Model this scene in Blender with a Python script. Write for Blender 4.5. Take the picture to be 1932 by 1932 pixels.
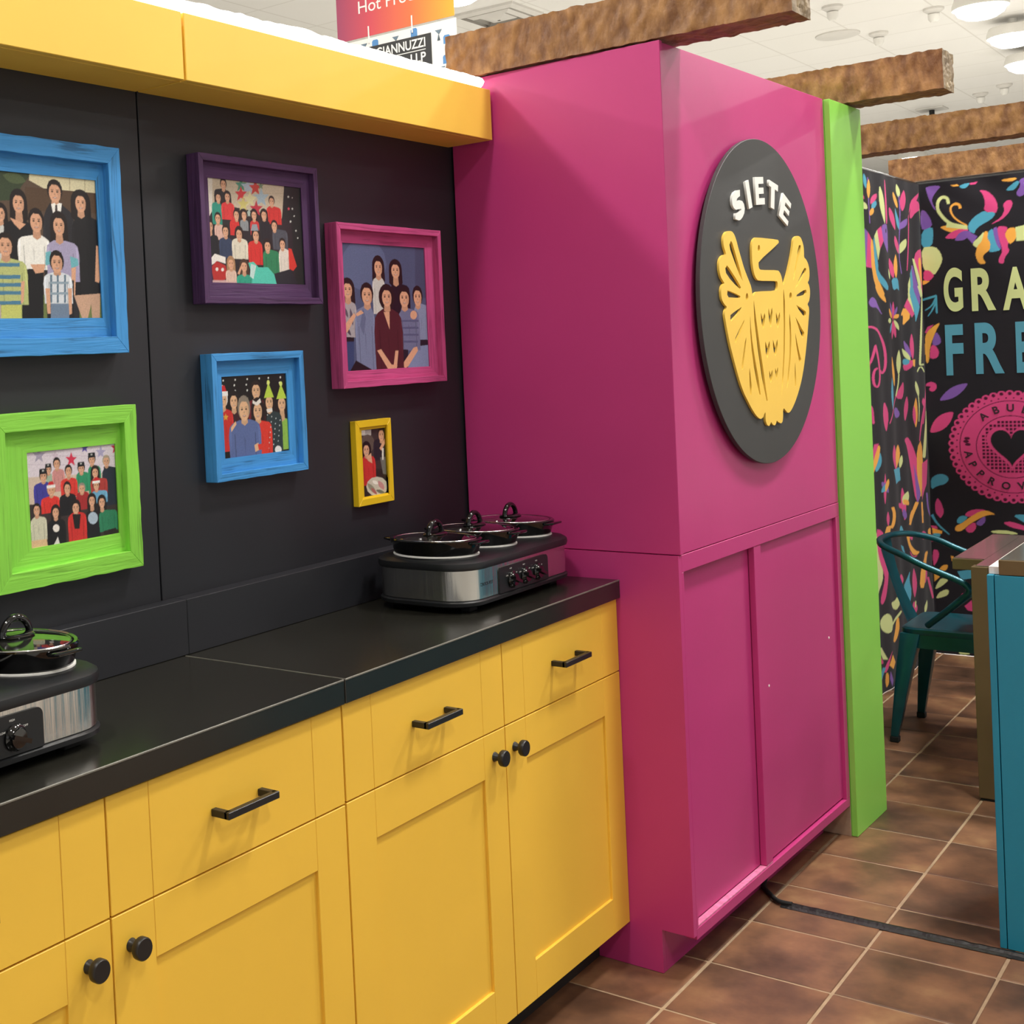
import bpy, bmesh, math, random
import numpy as np
from mathutils import Vector, Matrix, noise

for o in list(bpy.data.objects):
    bpy.data.objects.remove(o)
random.seed(7)
sc = bpy.context.scene
COL = sc.collection
PI = math.pi

# ------------------------------------------------------------------ camera
R0 = Vector((0.6489688, -0.7592359, -0.0489934))
R1 = Vector((-0.0481570, 0.0232746, -0.9985686))
R2 = Vector((0.7592894, 0.6503992, -0.0214580))
CAM = Vector((-3.19116, -1.92223, 1.60406))
cd = bpy.data.cameras.new('camera')
cam = bpy.data.objects.new('camera', cd)
COL.objects.link(cam)
M = Matrix.Identity(4)
for i, a in enumerate((R0, -R1, -R2)):
    for j in range(3):
        M[j][i] = a[j]
M.translation = CAM
cam.matrix_world = M
cd.sensor_fit = 'HORIZONTAL'
cd.sensor_width = 36.0
cd.lens = 2481.78 / 1932 * 36.0
cd.shift_x = (966 - 449.98) / 1932
cd.shift_y = (743.04 - 966) / 1932
cd.clip_start = 0.05
cd.clip_end = 300
sc.camera = cam

# ------------------------------------------------------------------ world, exposure
w = bpy.data.worlds.new('hall_ambience')
sc.world = w
w.use_nodes = True
bg = w.node_tree.nodes['Background']
bg.inputs[0].default_value = (1.0, 0.985, 0.965, 1)
bg.inputs[1].default_value = 0.5
sc.view_settings.view_transform = 'Standard'
sc.view_settings.look = 'None'
sc.view_settings.exposure = 0.16
sc.view_settings.gamma = 1.0
sc.view_settings.use_curve_mapping = False
CEIL = 6.0
LAMP_W = 130.0
LAMP_COL = (1.0, 0.975, 0.935)
# every lamp in the hall: x, y, power factor
LAMPS = [(-3.2, -4.0, 0.5), (-3.6, -0.75, 0.6), (-3.4, 2.7, 1.5), (-4.2, 7.2, 2.4),
         (0.5, -2.2, 0.95), (3.4, -2.2, 1.25), (2.2, -5.6, 0.3), (-1.2, -6.4, 0.2), (7.4, -3.4, 0.9),
         (2.6, 2.2, 0.8), (7.2, 1.9, 1.0),
         (16.14, 1.73, 2.2), (18.44, 1.77, 2.2), (20.82, 1.98, 2.2), (31.31, 6.14, 2.6), (10.04, 5.84, 2.2), (13.5, -3.6, 1.6), (10.0, -8.5, 1.2), (20.0, 9.5, 2.6)]

# ------------------------------------------------------------------ helpers
def lin(h):
    if isinstance(h, str):
        h = [int(h[i:i + 2], 16) / 255 for i in (0, 2, 4)]
    return tuple(c / 12.92 if c <= 0.04045 else ((c + 0.055) / 1.055) ** 2.4 for c in h)

def newmat(name):
    m = bpy.data.materials.new(name)
    m.use_nodes = True
    nt = m.node_tree
    return m, nt, nt.nodes['Principled BSDF']

def paint(name, hexc, rough=0.5, metal=0.0, var=0.06, scale=6.0, bump=0.0, bscale=60.0, spec=0.5, coat=0.0):
    m, nt, b = newmat(name)
    c = lin(hexc)
    if var > 0:
        tc = nt.nodes.new('ShaderNodeTexCoord')
        n = nt.nodes.new('ShaderNodeTexNoise')
        n.inputs['Scale'].default_value = scale
        n.inputs['Detail'].default_value = 5
        r = nt.nodes.new('ShaderNodeValToRGB')
        r.color_ramp.elements[0].position = 0.3
        r.color_ramp.elements[1].position = 0.7
        r.color_ramp.elements[0].color = (*[x * (1 - var) for x in c], 1)
        r.color_ramp.elements[1].color = (*[min(1, x * (1 + var)) for x in c], 1)
        nt.links.new(tc.outputs['Object'], n.inputs['Vector'])
        nt.links.new(n.outputs['Fac'], r.inputs['Fac'])
        nt.links.new(r.outputs['Color'], b.inputs['Base Color'])
    else:
        b.inputs['Base Color'].default_value = (*c, 1)
    b.inputs['Roughness'].default_value = rough
    b.inputs['Metallic'].default_value = metal
    b.inputs['Specular IOR Level'].default_value = spec
    b.inputs['Coat Weight'].default_value = coat
    b.inputs['Coat Roughness'].default_value = 0.1
    if bump > 0:
        tc2 = nt.nodes.new('ShaderNodeTexCoord')
        n2 = nt.nodes.new('ShaderNodeTexNoise')
        n2.inputs['Scale'].default_value = bscale
        bp = nt.nodes.new('ShaderNodeBump')
        bp.inputs['Strength'].default_value = bump
        bp.inputs['Distance'].default_value = 0.002
        nt.links.new(tc2.outputs['Object'], n2.inputs['Vector'])
        nt.links.new(n2.outputs['Fac'], bp.inputs['Height'])
        nt.links.new(bp.outputs['Normal'], b.inputs['Normal'])
    return m

def grain(name, hexc, dark=0.6, light=1.15, rough=0.6, strength=0.6, knots=True):
    """painted rough timber, grain running along each board's own X axis"""
    m, nt, b = newmat(name)
    c = lin(hexc)
    N = nt.nodes.new
    L = nt.links.new
    tc = N('ShaderNodeTexCoord'); oi = N('ShaderNodeObjectInfo')
    ad = N('ShaderNodeVectorMath'); ad.operation = 'ADD'
    sc3 = N('ShaderNodeVectorMath'); sc3.operation = 'SCALE'
    cmb = N('ShaderNodeCombineXYZ')
    L(oi.outputs['Random'], cmb.inputs[0]); L(oi.outputs['Random'], cmb.inputs[1])
    L(cmb.outputs[0], sc3.inputs[0]); sc3.inputs['Scale'].default_value = 7.0
    L(tc.outputs['Object'], ad.inputs[0]); L(sc3.outputs[0], ad.inputs[1])
    mp = N('ShaderNodeMapping'); mp.inputs['Scale'].default_value = (5, 90, 90)
    L(ad.outputs[0], mp.inputs['Vector'])
    n1 = N('ShaderNodeTexNoise'); n1.inputs['Scale'].default_value = 1.0; n1.inputs['Detail'].default_value = 6; n1.inputs['Distortion'].default_value = 1.2
    L(mp.outputs[0], n1.inputs['Vector'])
    n2 = N('ShaderNodeTexNoise'); n2.inputs['Scale'].default_value = 9.0; n2.inputs['Detail'].default_value = 4
    L(ad.outputs[0], n2.inputs['Vector'])
    mx = N('ShaderNodeMath'); mx.operation = 'MULTIPLY_ADD'
    L(n1.outputs['Fac'], mx.inputs[0]); mx.inputs[1].default_value = 0.65
    mm = N('ShaderNodeMath'); mm.operation = 'MULTIPLY'; mm.inputs[1].default_value = 0.35
    L(n2.outputs['Fac'], mm.inputs[0]); L(mm.outputs[0], mx.inputs[2])
    r = N('ShaderNodeValToRGB')
    r.color_ramp.elements[0].position = 0.34; r.color_ramp.elements[1].position = 0.62
    r.color_ramp.elements[0].color = (*[x * dark for x in c], 1)
    r.color_ramp.elements[1].color = (*[min(1, x * light) for x in c], 1)
    e = r.color_ramp.elements.new(0.44); e.color = (*c, 1)
    L(mx.outputs[0], r.inputs['Fac'])
    L(r.outputs['Color'], b.inputs['Base Color'])
    b.inputs['Roughness'].default_value = rough
    b.inputs['Specular IOR Level'].default_value = 0.35
    bp = N('ShaderNodeBump'); bp.inputs['Strength'].default_value = strength; bp.inputs['Distance'].default_value = 0.003
    L(n1.outputs['Fac'], bp.inputs['Height']); L(bp.outputs['Normal'], b.inputs['Normal'])
    return m

def obj(name, verts, faces, mat=None, parent=None, smooth=False, loc=None):
    me = bpy.data.meshes.new(name)
    me.from_pydata([tuple(v) for v in verts], [], faces)
    me.update()
    if smooth:
        me.polygons.foreach_set('use_smooth', [True] * len(me.polygons))
    o = bpy.data.objects.new(name, me)
    COL.objects.link(o)
    if mat: me.materials.append(mat)
    if parent: o.parent = parent
    if loc: o.location = loc
    return o

def tag(o, label=None, cat=None, group=None, kind=None):
    if label: o['label'] = label
    if cat: o['category'] = cat
    if group: o['group'] = group
    if kind: o['kind'] = kind
    return o

def thing(name, label, cat, loc=(0, 0, 0), rotz=0.0, group=None):
    e = bpy.data.objects.new(name, None)
    e.empty_display_size = 0.05
    COL.objects.link(e)
    e.location = loc
    e.rotation_euler = (0, 0, rotz)
    return tag(e, label, cat, group)

def setting(name, parent=None):
    e = bpy.data.objects.new(name, None); COL.objects.link(e); e['kind'] = 'structure'
    return e

class MB:
    def __init__(s): s.v = []; s.f = []
    def add(s, v, f):
        n = len(s.v); s.v += [tuple(q) for q in v]; s.f += [[i + n for i in g] for g in f]; return s
    def box(s, x0, x1, y0, y1, z0, z1):
        if x0 > x1: x0, x1 = x1, x0
        if y0 > y1: y0, y1 = y1, y0
        if z0 > z1: z0, z1 = z1, z0
        return s.add([(x0, y0, z0), (x1, y0, z0), (x1, y1, z0), (x0, y1, z0), (x0, y0, z1), (x1, y0, z1), (x1, y1, z1), (x0, y1, z1)],
                     [(3, 2, 1, 0), (4, 5, 6, 7), (0, 1, 5, 4), (1, 2, 6, 5), (2, 3, 7, 6), (3, 0, 4, 7)])
    def loft(s, loops, close=True, cap0=True, cap1=True):
        n = len(loops[0]); base = len(s.v)
        for l in loops: s.v += [tuple(q) for q in l]
        for k in range(len(loops) - 1):
            for i in range(n if close else n - 1):
                j = (i + 1) % n
                s.f.append([base + k * n + i, base + k * n + j, base + (k + 1) * n + j, base + (k + 1) * n + i])
        if cap0: s.f.append([base + i for i in range(n)][::-1])
        if cap1: s.f.append([base + (len(loops) - 1) * n + i for i in range(n)])
        return s
    def tube(s, pts, r, n=10, r2=None):
        pts = [Vector(p) for p in pts]; loops = []; up = Vector((0, 0, 1))
        prev = None
        for i, p in enumerate(pts):
            t = (pts[min(i + 1, len(pts) - 1)] - pts[max(i - 1, 0)]).normalized()
            if prev is None:
                a = up if abs(t.z) < 0.9 else Vector((1, 0, 0))
                u = t.cross(a).normalized()
            else:
                u = (prev - t * prev.dot(t)).normalized()
            prev = u
            v = t.cross(u)
            rr = r + ((r2 - r) * i / (len(pts) - 1) if r2 is not None else 0)
            loops.append([p + (u * math.cos(2 * PI * k / n) + v * math.sin(2 * PI * k / n)) * rr for k in range(n)])
        return s.loft(loops)
    def lathe(s, prof, n=24, axis='z', c=(0, 0, 0), ax=1.0, ay=1.0):
        """prof: (radius, height) pairs"""
        loops = []
        for r, h in prof:
            l = []
            for k in range(n):
                a = 2 * PI * k / n; x = r * math.cos(a) * ax; y = r * math.sin(a) * ay
                if axis == 'z': q = (c[0] + x, c[1] + y, c[2] + h)
                elif axis == '-y': q = (c[0] + x, c[1] - h, c[2] + y)
                else: q = (c[0] + h, c[1] + x, c[2] + y)
                l.append(q)
            loops.append(l)
        return s.loft(loops)
    def make(s, name, mat, parent=None, smooth=False, bevel=0.0, seg=2, loc=None):
        o = obj(name, s.v, s.f, mat, parent, False, loc)
        bm = bmesh.new(); bm.from_mesh(o.data)
        bmesh.ops.recalc_face_normals(bm, faces=bm.faces)
        if bevel > 0:
            es = [e for e in bm.edges if len(e.link_faces) == 2 and e.calc_face_angle(0) > 0.6]
            bmesh.ops.bevel(bm, geom=es, offset=bevel, segments=seg, affect='EDGES', profile=0.5)
        if smooth:
            for f in bm.faces: f.smooth = True
            for e in bm.edges:
                if len(e.link_faces) == 2 and e.calc_face_angle(0) > 0.7: e.smooth = False
        bm.to_mesh(o.data); bm.free()
        return o

def rrect(hx, hy, r, z, n=7, cx=0, cy=0):
    l = []
    for sx, sy, a0 in ((1, 1, 0), (-1, 1, PI / 2), (-1, -1, PI), (1, -1, 1.5 * PI)):
        for k in range(n):
            a = a0 + PI / 2 * k / (n - 1)
            l.append((cx + sx * (hx - r) + r * math.cos(a), cy + sy * (hy - r) + r * math.sin(a), z))
    return l

def spline(pts, n=6):
    P = [Vector(p) for p in pts]; out = []
    for i in range(len(P) - 1):
        p0 = P[max(i - 1, 0)]; p1 = P[i]; p2 = P[i + 1]; p3 = P[min(i + 2, len(P) - 1)]
        for k in range(n):
            t = k / n
            out.append(0.5 * ((2 * p1) + (p2 - p0) * t + (2 * p0 - 5 * p1 + 4 * p2 - p3) * t * t + (3 * p1 - p0 - 3 * p2 + p3) * t ** 3))
    out.append(P[-1])
    return out

def flat_shape(name, outlines, mat, parent, extr, bevel=0.0, xf=None):
    """filled 2D outlines (first solid, rest cut-outs by even-odd) extruded; mesh built through a curve"""
    cu = bpy.data.curves.new(name, 'CURVE'); cu.dimensions = '2D'; cu.fill_mode = 'BOTH'
    cu.extrude = extr / 2; cu.bevel_depth = bevel; cu.bevel_resolution = 1
    for p in outlines:
        s = cu.splines.new('POLY'); s.points.add(len(p) - 1)
        for q, pt in zip(p, s.points): pt.co = (q[0], q[1], 0, 1)
        s.use_cyclic_u = True
    t = bpy.data.objects.new(name, cu)
    me = bpy.data.meshes.new_from_object(t)
    bpy.data.objects.remove(t); bpy.data.curves.remove(cu)
    if xf: me.transform(xf)
    me.materials.clear(); me.materials.append(mat)
    o = bpy.data.objects.new(name, me); COL.objects.link(o)
    if parent: o.parent = parent
    return o

def text_mesh(txt, offset=0.0, extr=0.0):
    cu = bpy.data.curves.new('lettering', 'FONT'); cu.body = txt; cu.offset = offset; cu.extrude = extr
    t = bpy.data.objects.new('lettering', cu)
    me = bpy.data.meshes.new_from_object(t)
    bpy.data.objects.remove(t); bpy.data.curves.remove(cu)
    v = np.empty(len(me.vertices) * 3); me.vertices.foreach_get('co', v); v = v.reshape(-1, 3)
    return me, v

def text_in_box(name, txt, mat, parent, w, h, xf, offset=0.0, keep=False):
    """lettering squeezed into a w x h box at the local origin, then placed by matrix xf"""
    me, v = text_mesh(txt, offset)
    mn = v.min(0); mx = v.max(0); s = (mx - mn)
    sx = w / s[0]; sy = h / s[1]
    if keep: sx = sy = min(sx, sy)
    me.transform(xf @ Matrix.Diagonal((sx, sy, 1, 1)) @ Matrix.Translation((-mn[0], -mn[1], 0)))
    me.materials.clear(); me.materials.append(mat)
    o = bpy.data.objects.new(name, me); COL.objects.link(o)
    if parent: o.parent = parent
    return o

# paint a flat print into the vertex colours of a fine grid
class Canvas:
    def __init__(s, w, h, nx, ny, bgc, ss=2, grainy=0.0):
        s.w, s.h, s.nx, s.ny, s.ss, s.grainy = w, h, nx, ny, ss, grainy
        s.W = nx * ss; s.H = ny * ss
        s.a = np.empty((s.H, s.W, 3)); s.a[:] = lin(bgc)
    def poly(s, pts, col):
        P = np.array(pts, float); X = P[:, 0] / s.w * s.W; Y = P[:, 1] / s.h * s.H
        x0 = max(0, int(X.min())); x1 = min(s.W, int(X.max()) + 2); y0 = max(0, int(Y.min())); y1 = min(s.H, int(Y.max()) + 2)
        if x1 <= x0 or y1 <= y0: return
        gx = np.arange(x0, x1) + 0.5; gy = (np.arange(y0, y1) + 0.5)[:, None]
        ins = np.zeros((y1 - y0, x1 - x0), bool)
        n = len(P)
        for i in range(n):
            ax, ay, bx, by = X[i], Y[i], X[(i + 1) % n], Y[(i + 1) % n]
            if ay == by: continue
            cond = (ay > gy) != (by > gy)
            xi = (bx - ax) * (gy - ay) / (by - ay) + ax
            ins ^= cond & (gx[None, :] < xi)
        s.a[y0:y1, x0:x1][ins] = lin(col) if isinstance(col, str) else col
    def ell(s, x, y, rx, ry, col, n=16):
        s.poly([(x + rx * math.cos(2 * PI * i / n), y + ry * math.sin(2 * PI * i / n)) for i in range(n)], col)
    def colours(s):
        c = s.a.reshape(s.ny, s.ss, s.nx, s.ss, 3).mean((1, 3))
        if s.grainy: c = c * np.random.default_rng(5).normal(1.0, s.grainy, (s.ny, s.nx, 1)).clip(0.6, 1.4)
        return c

def print_mesh(name, cv, surf, mat, parent):
    """grid of nx x ny points, surf(u, v) -> position arrays, u right 0..1, v down 0..1"""
    nx, ny = cv.nx, cv.ny
    u, v = np.meshgrid(np.linspace(0, 1, nx), np.linspace(0, 1, ny))
    X, Y, Z = surf(u, v)
    co = np.stack([X, Y, Z], -1).reshape(-1, 3)
    i = np.arange(nx * ny).reshape(ny, nx)
    q = np.stack([i[1:, :-1], i[1:, 1:], i[:-1, 1:], i[:-1, :-1]], -1).reshape(-1, 4)
    me = bpy.data.meshes.new(name)
    me.vertices.add(len(co)); me.vertices.foreach_set('co', co.ravel())
    me.loops.add(q.size); me.loops.foreach_set('vertex_index', q.ravel())
    me.polygons.add(len(q)); me.polygons.foreach_set('loop_start', np.arange(len(q)) * 4)
    me.update(calc_edges=True)
    me.polygons.foreach_set('use_smooth', [True] * len(q))
    at = me.color_attributes.new('print', 'FLOAT_COLOR', 'POINT')
    c = np.ones((nx * ny, 4)); c[:, :3] = cv.colours().reshape(-1, 3)
    at.data.foreach_set('color', c.ravel())
    me.materials.append(mat)
    o = bpy.data.objects.new(name, me); COL.objects.link(o)
    if parent: o.parent = parent
    return o

def print_mat(name, rough=0.6, spec=0.3, fibre=0.0):
    m, nt, b = newmat(name)
    a = nt.nodes.new('ShaderNodeVertexColor'); a.layer_name = 'print'
    nt.links.new(a.outputs['Color'], b.inputs['Base Color'])
    b.inputs['Roughness'].default_value = rough
    b.inputs['Specular IOR Level'].default_value = spec
    if fibre:
        b.inputs['Sheen Weight'].default_value = fibre
        n = nt.nodes.new('ShaderNodeTexNoise'); n.inputs['Scale'].default_value = 25
        tc = nt.nodes.new('ShaderNodeTexCoord'); bp = nt.nodes.new('ShaderNodeBump')
        bp.inputs['Strength'].default_value = 0.25; bp.inputs['Distance'].default_value = 0.004
        nt.links.new(tc.outputs['Object'], n.inputs['Vector']); nt.links.new(n.outputs['Fac'], bp.inputs['Height']); nt.links.new(bp.outputs['Normal'], b.inputs['Normal'])
    return m

# ------------------------------------------------------------------ materials
M_YEL = paint('yellow_paint', 'f2c243', 0.5, var=0.03, scale=3)
M_YELV = paint('yellow_valance_paint', 'f6c94f', 0.5, var=0.03, scale=3)
M_PINK = paint('magenta_paint', 'c0397b', 0.4, var=0.05, scale=2.0, bump=0.05)
M_PINKE = paint('magenta_edge_worn', 'e07fa8', 0.5, var=0.25, scale=60)
M_GREEN = paint('green_paint', '90d658', 0.35, var=0.03, scale=2)
M_DARK = paint('charcoal_paint', '202126', 0.5, var=0.06, scale=2)
M_BLACKTOP = paint('black_laminate', '23221d', 0.22, var=0.08, scale=9, bump=0.03, bscale=200)
M_EDGE = paint('pale_laminate_edge', '6d6a60', 0.35, var=0.2, scale=30)
M_BLACK = paint('black_metal', '1a1918', 0.4, var=0)
M_PLASTIC = paint('black_plastic', '17181a', 0.42, var=0)
M_GLOSS = paint('black_glaze', '070707', 0.06, var=0, coat=0.5)
M_WHITE = paint('white_paint', 'f0eee8', 0.45, var=0.02)
M_SIGN = paint('sign_charcoal', '3b3b3b', 0.55, var=0.04)
M_SIGNY = paint('sign_yellow', 'f7cb55', 0.5, var=0.03)
M_TOE = paint('toe_dark', '1f1a17', 0.7, var=0.1)
M_TEALP = paint('teal_panel', '1f8aa8', 0.5, var=0.04, scale=2)
M_TEALM = paint('teal_metal', '0d4f5a', 0.28, var=0.12, scale=14, metal=0.35)
M_BRONZE = paint('bronze_metal', '6b5a3d', 0.38, var=0.08, metal=0.35)
M_TOPM = paint('polished_top', '8b867c', 0.12, var=0.08, metal=0.6)
M_RUB = paint('rubber', '0d0d0d', 0.8, var=0)
M_RAWW = paint('raw_board', 'b59a80', 0.7, var=0.15, scale=20)
M_TAPE = paint('gaffer_tape', '100f0e', 0.4, var=0.2, scale=40, bump=0.6, bscale=90)
M_STEEL = None
M_PRINT = print_mat('photo_paper', 0.35, 0.4)
M_CLOTH = print_mat('printed_cloth', 0.85, 0.15, 0.05)

def steel():
    m, nt, b = newmat('brushed_steel')
    b.inputs['Base Color'].default_value = (*lin('d2d0cb'), 1)
    b.inputs['Metallic'].default_value = 1.0
    b.inputs['Roughness'].default_value = 0.24
    tc = nt.nodes.new('ShaderNodeTexCoord'); mp = nt.nodes.new('ShaderNodeMapping')
    mp.inputs['Scale'].default_value = (70, 70, 2)
    n = nt.nodes.new('ShaderNodeTexNoise'); n.inputs['Scale'].default_value = 1; n.inputs['Detail'].default_value = 5
    bp = nt.nodes.new('ShaderNodeBump'); bp.inputs['Strength'].default_value = 0.35; bp.inputs['Distance'].default_value = 0.004
    nt.links.new(tc.outputs['Object'], mp.inputs[0]); nt.links.new(mp.outputs[0], n.inputs['Vector'])
    nt.links.new(n.outputs['Fac'], bp.inputs['Height']); nt.links.new(bp.outputs['Normal'], b.inputs['Normal'])
    return m
M_STEEL = steel()

def glass():
    m, nt, b = newmat('lid_glass')
    b.inputs['Base Color'].default_value = (0.9, 0.92, 0.9, 1)
    b.inputs['Transmission Weight'].default_value = 1.0
    b.inputs['Roughness'].default_value = 0.02
    b.inputs['IOR'].default_value = 1.48
    return m
M_GLASS = glass()

def emit(name, col, st):
    m, nt, b = newmat(name)
    b.inputs['Base Color'].default_value = (*col, 1)
    b.inputs['Emission Color'].default_value = (*col, 1)
    b.inputs['Emission Strength'].default_value = st
    return m
M_LAMP = emit('lamp_diffuser', (1.0, 0.97, 0.9), 14.0)
M_LED = emit('led_sleeve', (1.0, 0.97, 0.9), 2.6)

def terracotta():
    m, nt, b = newmat('terracotta')
    N = nt.nodes.new; L = nt.links.new
    g = N('ShaderNodeNewGeometry'); oi = N('ShaderNodeObjectInfo')
    n = N('ShaderNodeTexNoise'); n.inputs['Scale'].default_value = 4.5; n.inputs['Detail'].default_value = 5; n.inputs['Roughness'].default_value = 0.55
    cmb = N('ShaderNodeCombineXYZ'); sc3 = N('ShaderNodeVectorMath'); sc3.operation = 'SCALE'; sc3.inputs['Scale'].default_value = 30
    ad = N('ShaderNodeVectorMath'); ad.operation = 'ADD'
    L(oi.outputs['Random'], cmb.inputs[2]); L(cmb.outputs[0], sc3.inputs[0]); L(sc3.outputs[0], ad.inputs[0]); L(g.outputs['Position'], ad.inputs[1])
    L(ad.outputs[0], n.inputs['Vector'])
    r = N('ShaderNodeValToRGB'); e = r.color_ramp.elements
    e[0].position = 0.28; e[0].color = (*lin('3d2a1c'), 1)
    e[1].position = 0.74; e[1].color = (*lin('a07a50'), 1)
    q = e.new(0.44); q.color = (*lin('62432f'), 1)
    q = e.new(0.58); q.color = (*lin('80583b'), 1)
    L(n.outputs['Fac'], r.inputs['Fac'])
    hs = N('ShaderNodeHueSaturation'); mr = N('ShaderNodeMapRange')
    mr.inputs['To Min'].default_value = 0.75; mr.inputs['To Max'].default_value = 1.2
    L(oi.outputs['Random'], mr.inputs['Value']); L(mr.outputs[0], hs.inputs['Value']); L(r.outputs['Color'], hs.inputs['Color'])
    hs.inputs['Saturation'].default_value = 0.95
    L(hs.outputs['Color'], b.inputs['Base Color'])
    b.inputs['Roughness'].default_value = 0.42
    n2 = N('ShaderNodeTexNoise'); n2.inputs['Scale'].default_value = 30
    L(g.outputs['Position'], n2.inputs['Vector'])
    bp = N('ShaderNodeBump'); bp.inputs['Strength'].default_value = 0.12; bp.inputs['Distance'].default_value = 0.004
    L(n2.outputs['Fac'], bp.inputs['Height']); L(bp.outputs['Normal'], b.inputs['Normal'])
    return m
M_TILE = terracotta()
M_GROUT = paint('grout', 'a58d70', 0.9, var=0.15, scale=25)

def bark(name='carved_foam_timber', lo='6f4622', hi='b98850'):
    m, nt, b = newmat(name)
    N = nt.nodes.new; L = nt.links.new
    tc = N('ShaderNodeTexCoord')
    mp = N('ShaderNodeMapping'); mp.inputs['Scale'].default_value = (1, 1.0, 0.5); mp.inputs['Rotation'].default_value = (0.35, 0, 0)
    L(tc.outputs['Object'], mp.inputs[0])
    n = N('ShaderNodeTexNoise'); n.noise_type = 'RIDGED_MULTIFRACTAL'; n.inputs['Scale'].default_value = 10; n.inputs['Detail'].default_value = 3; n.inputs['Roughness'].default_value = 0.45; n.inputs['Distortion'].default_value = 0.6
    L(mp.outputs[0], n.inputs['Vector'])
    n2 = N('ShaderNodeTexNoise'); n2.inputs['Scale'].default_value = 30; n2.inputs['Detail'].default_value = 4
    L(mp.outputs[0], n2.inputs['Vector'])
    ma = N('ShaderNodeMath'); ma.operation = 'MULTIPLY_ADD'; ma.inputs[1].default_value = 0.35; L(n.outputs['Fac'], ma.inputs[0]); L(n2.outputs['Fac'], ma.inputs[2])
    r = N('ShaderNodeValToRGB'); e = r.color_ramp.elements
    e[0].position = 0.38; e[0].color = (*lin(lo), 1); e[1].position = 0.95; e[1].color = (*lin(hi), 1)
    L(ma.outputs[0], r.inputs['Fac']); L(r.outputs['Color'], b.inputs['Base Color'])
    b.inputs['Roughness'].default_value = 0.55
    bp = N('ShaderNodeBump'); bp.inputs['Strength'].default_value = 0.7; bp.inputs['Distance'].default_value = 0.012
    L(ma.outputs[0], bp.inputs['Height']); L(bp.outputs['Normal'], b.inputs['Normal'])
    return m
M_BEAMEND = bark('carved_foam_end', '6b5638', 'a58f69')
M_BEAM = bark()

def ceiling_mat():
    m, nt, b = newmat('ceiling_tile')
    N = nt.nodes.new; L = nt.links.new
    tc = N('ShaderNodeTexCoord'); mp = N('ShaderNodeMapping'); mp.inputs['Rotation'].default_value = (0, 0, 0.0)
    L(tc.outputs['Object'], mp.inputs[0])
    br = N('ShaderNodeTexBrick'); br.offset = 0.0
    br.inputs['Scale'].default_value = 1.0; br.inputs['Brick Width'].default_value = 1.2; br.inputs['Row Height'].default_value = 1.2
    br.inputs['Mortar Size'].default_value = 0.012
    br.inputs['Color1'].default_value = (*lin('f4f2ee'), 1); br.inputs['Color2'].default_value = (*lin('f3f1ec'), 1); br.inputs['Mortar'].default_value = (*lin('e4e1db'), 1)
    L(mp.outputs[0], br.inputs['Vector']); L(br.outputs['Color'], b.inputs['Base Color'])
    b.inputs['Roughness'].default_value = 0.9
    return m
M_CEIL = ceiling_mat()
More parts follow.
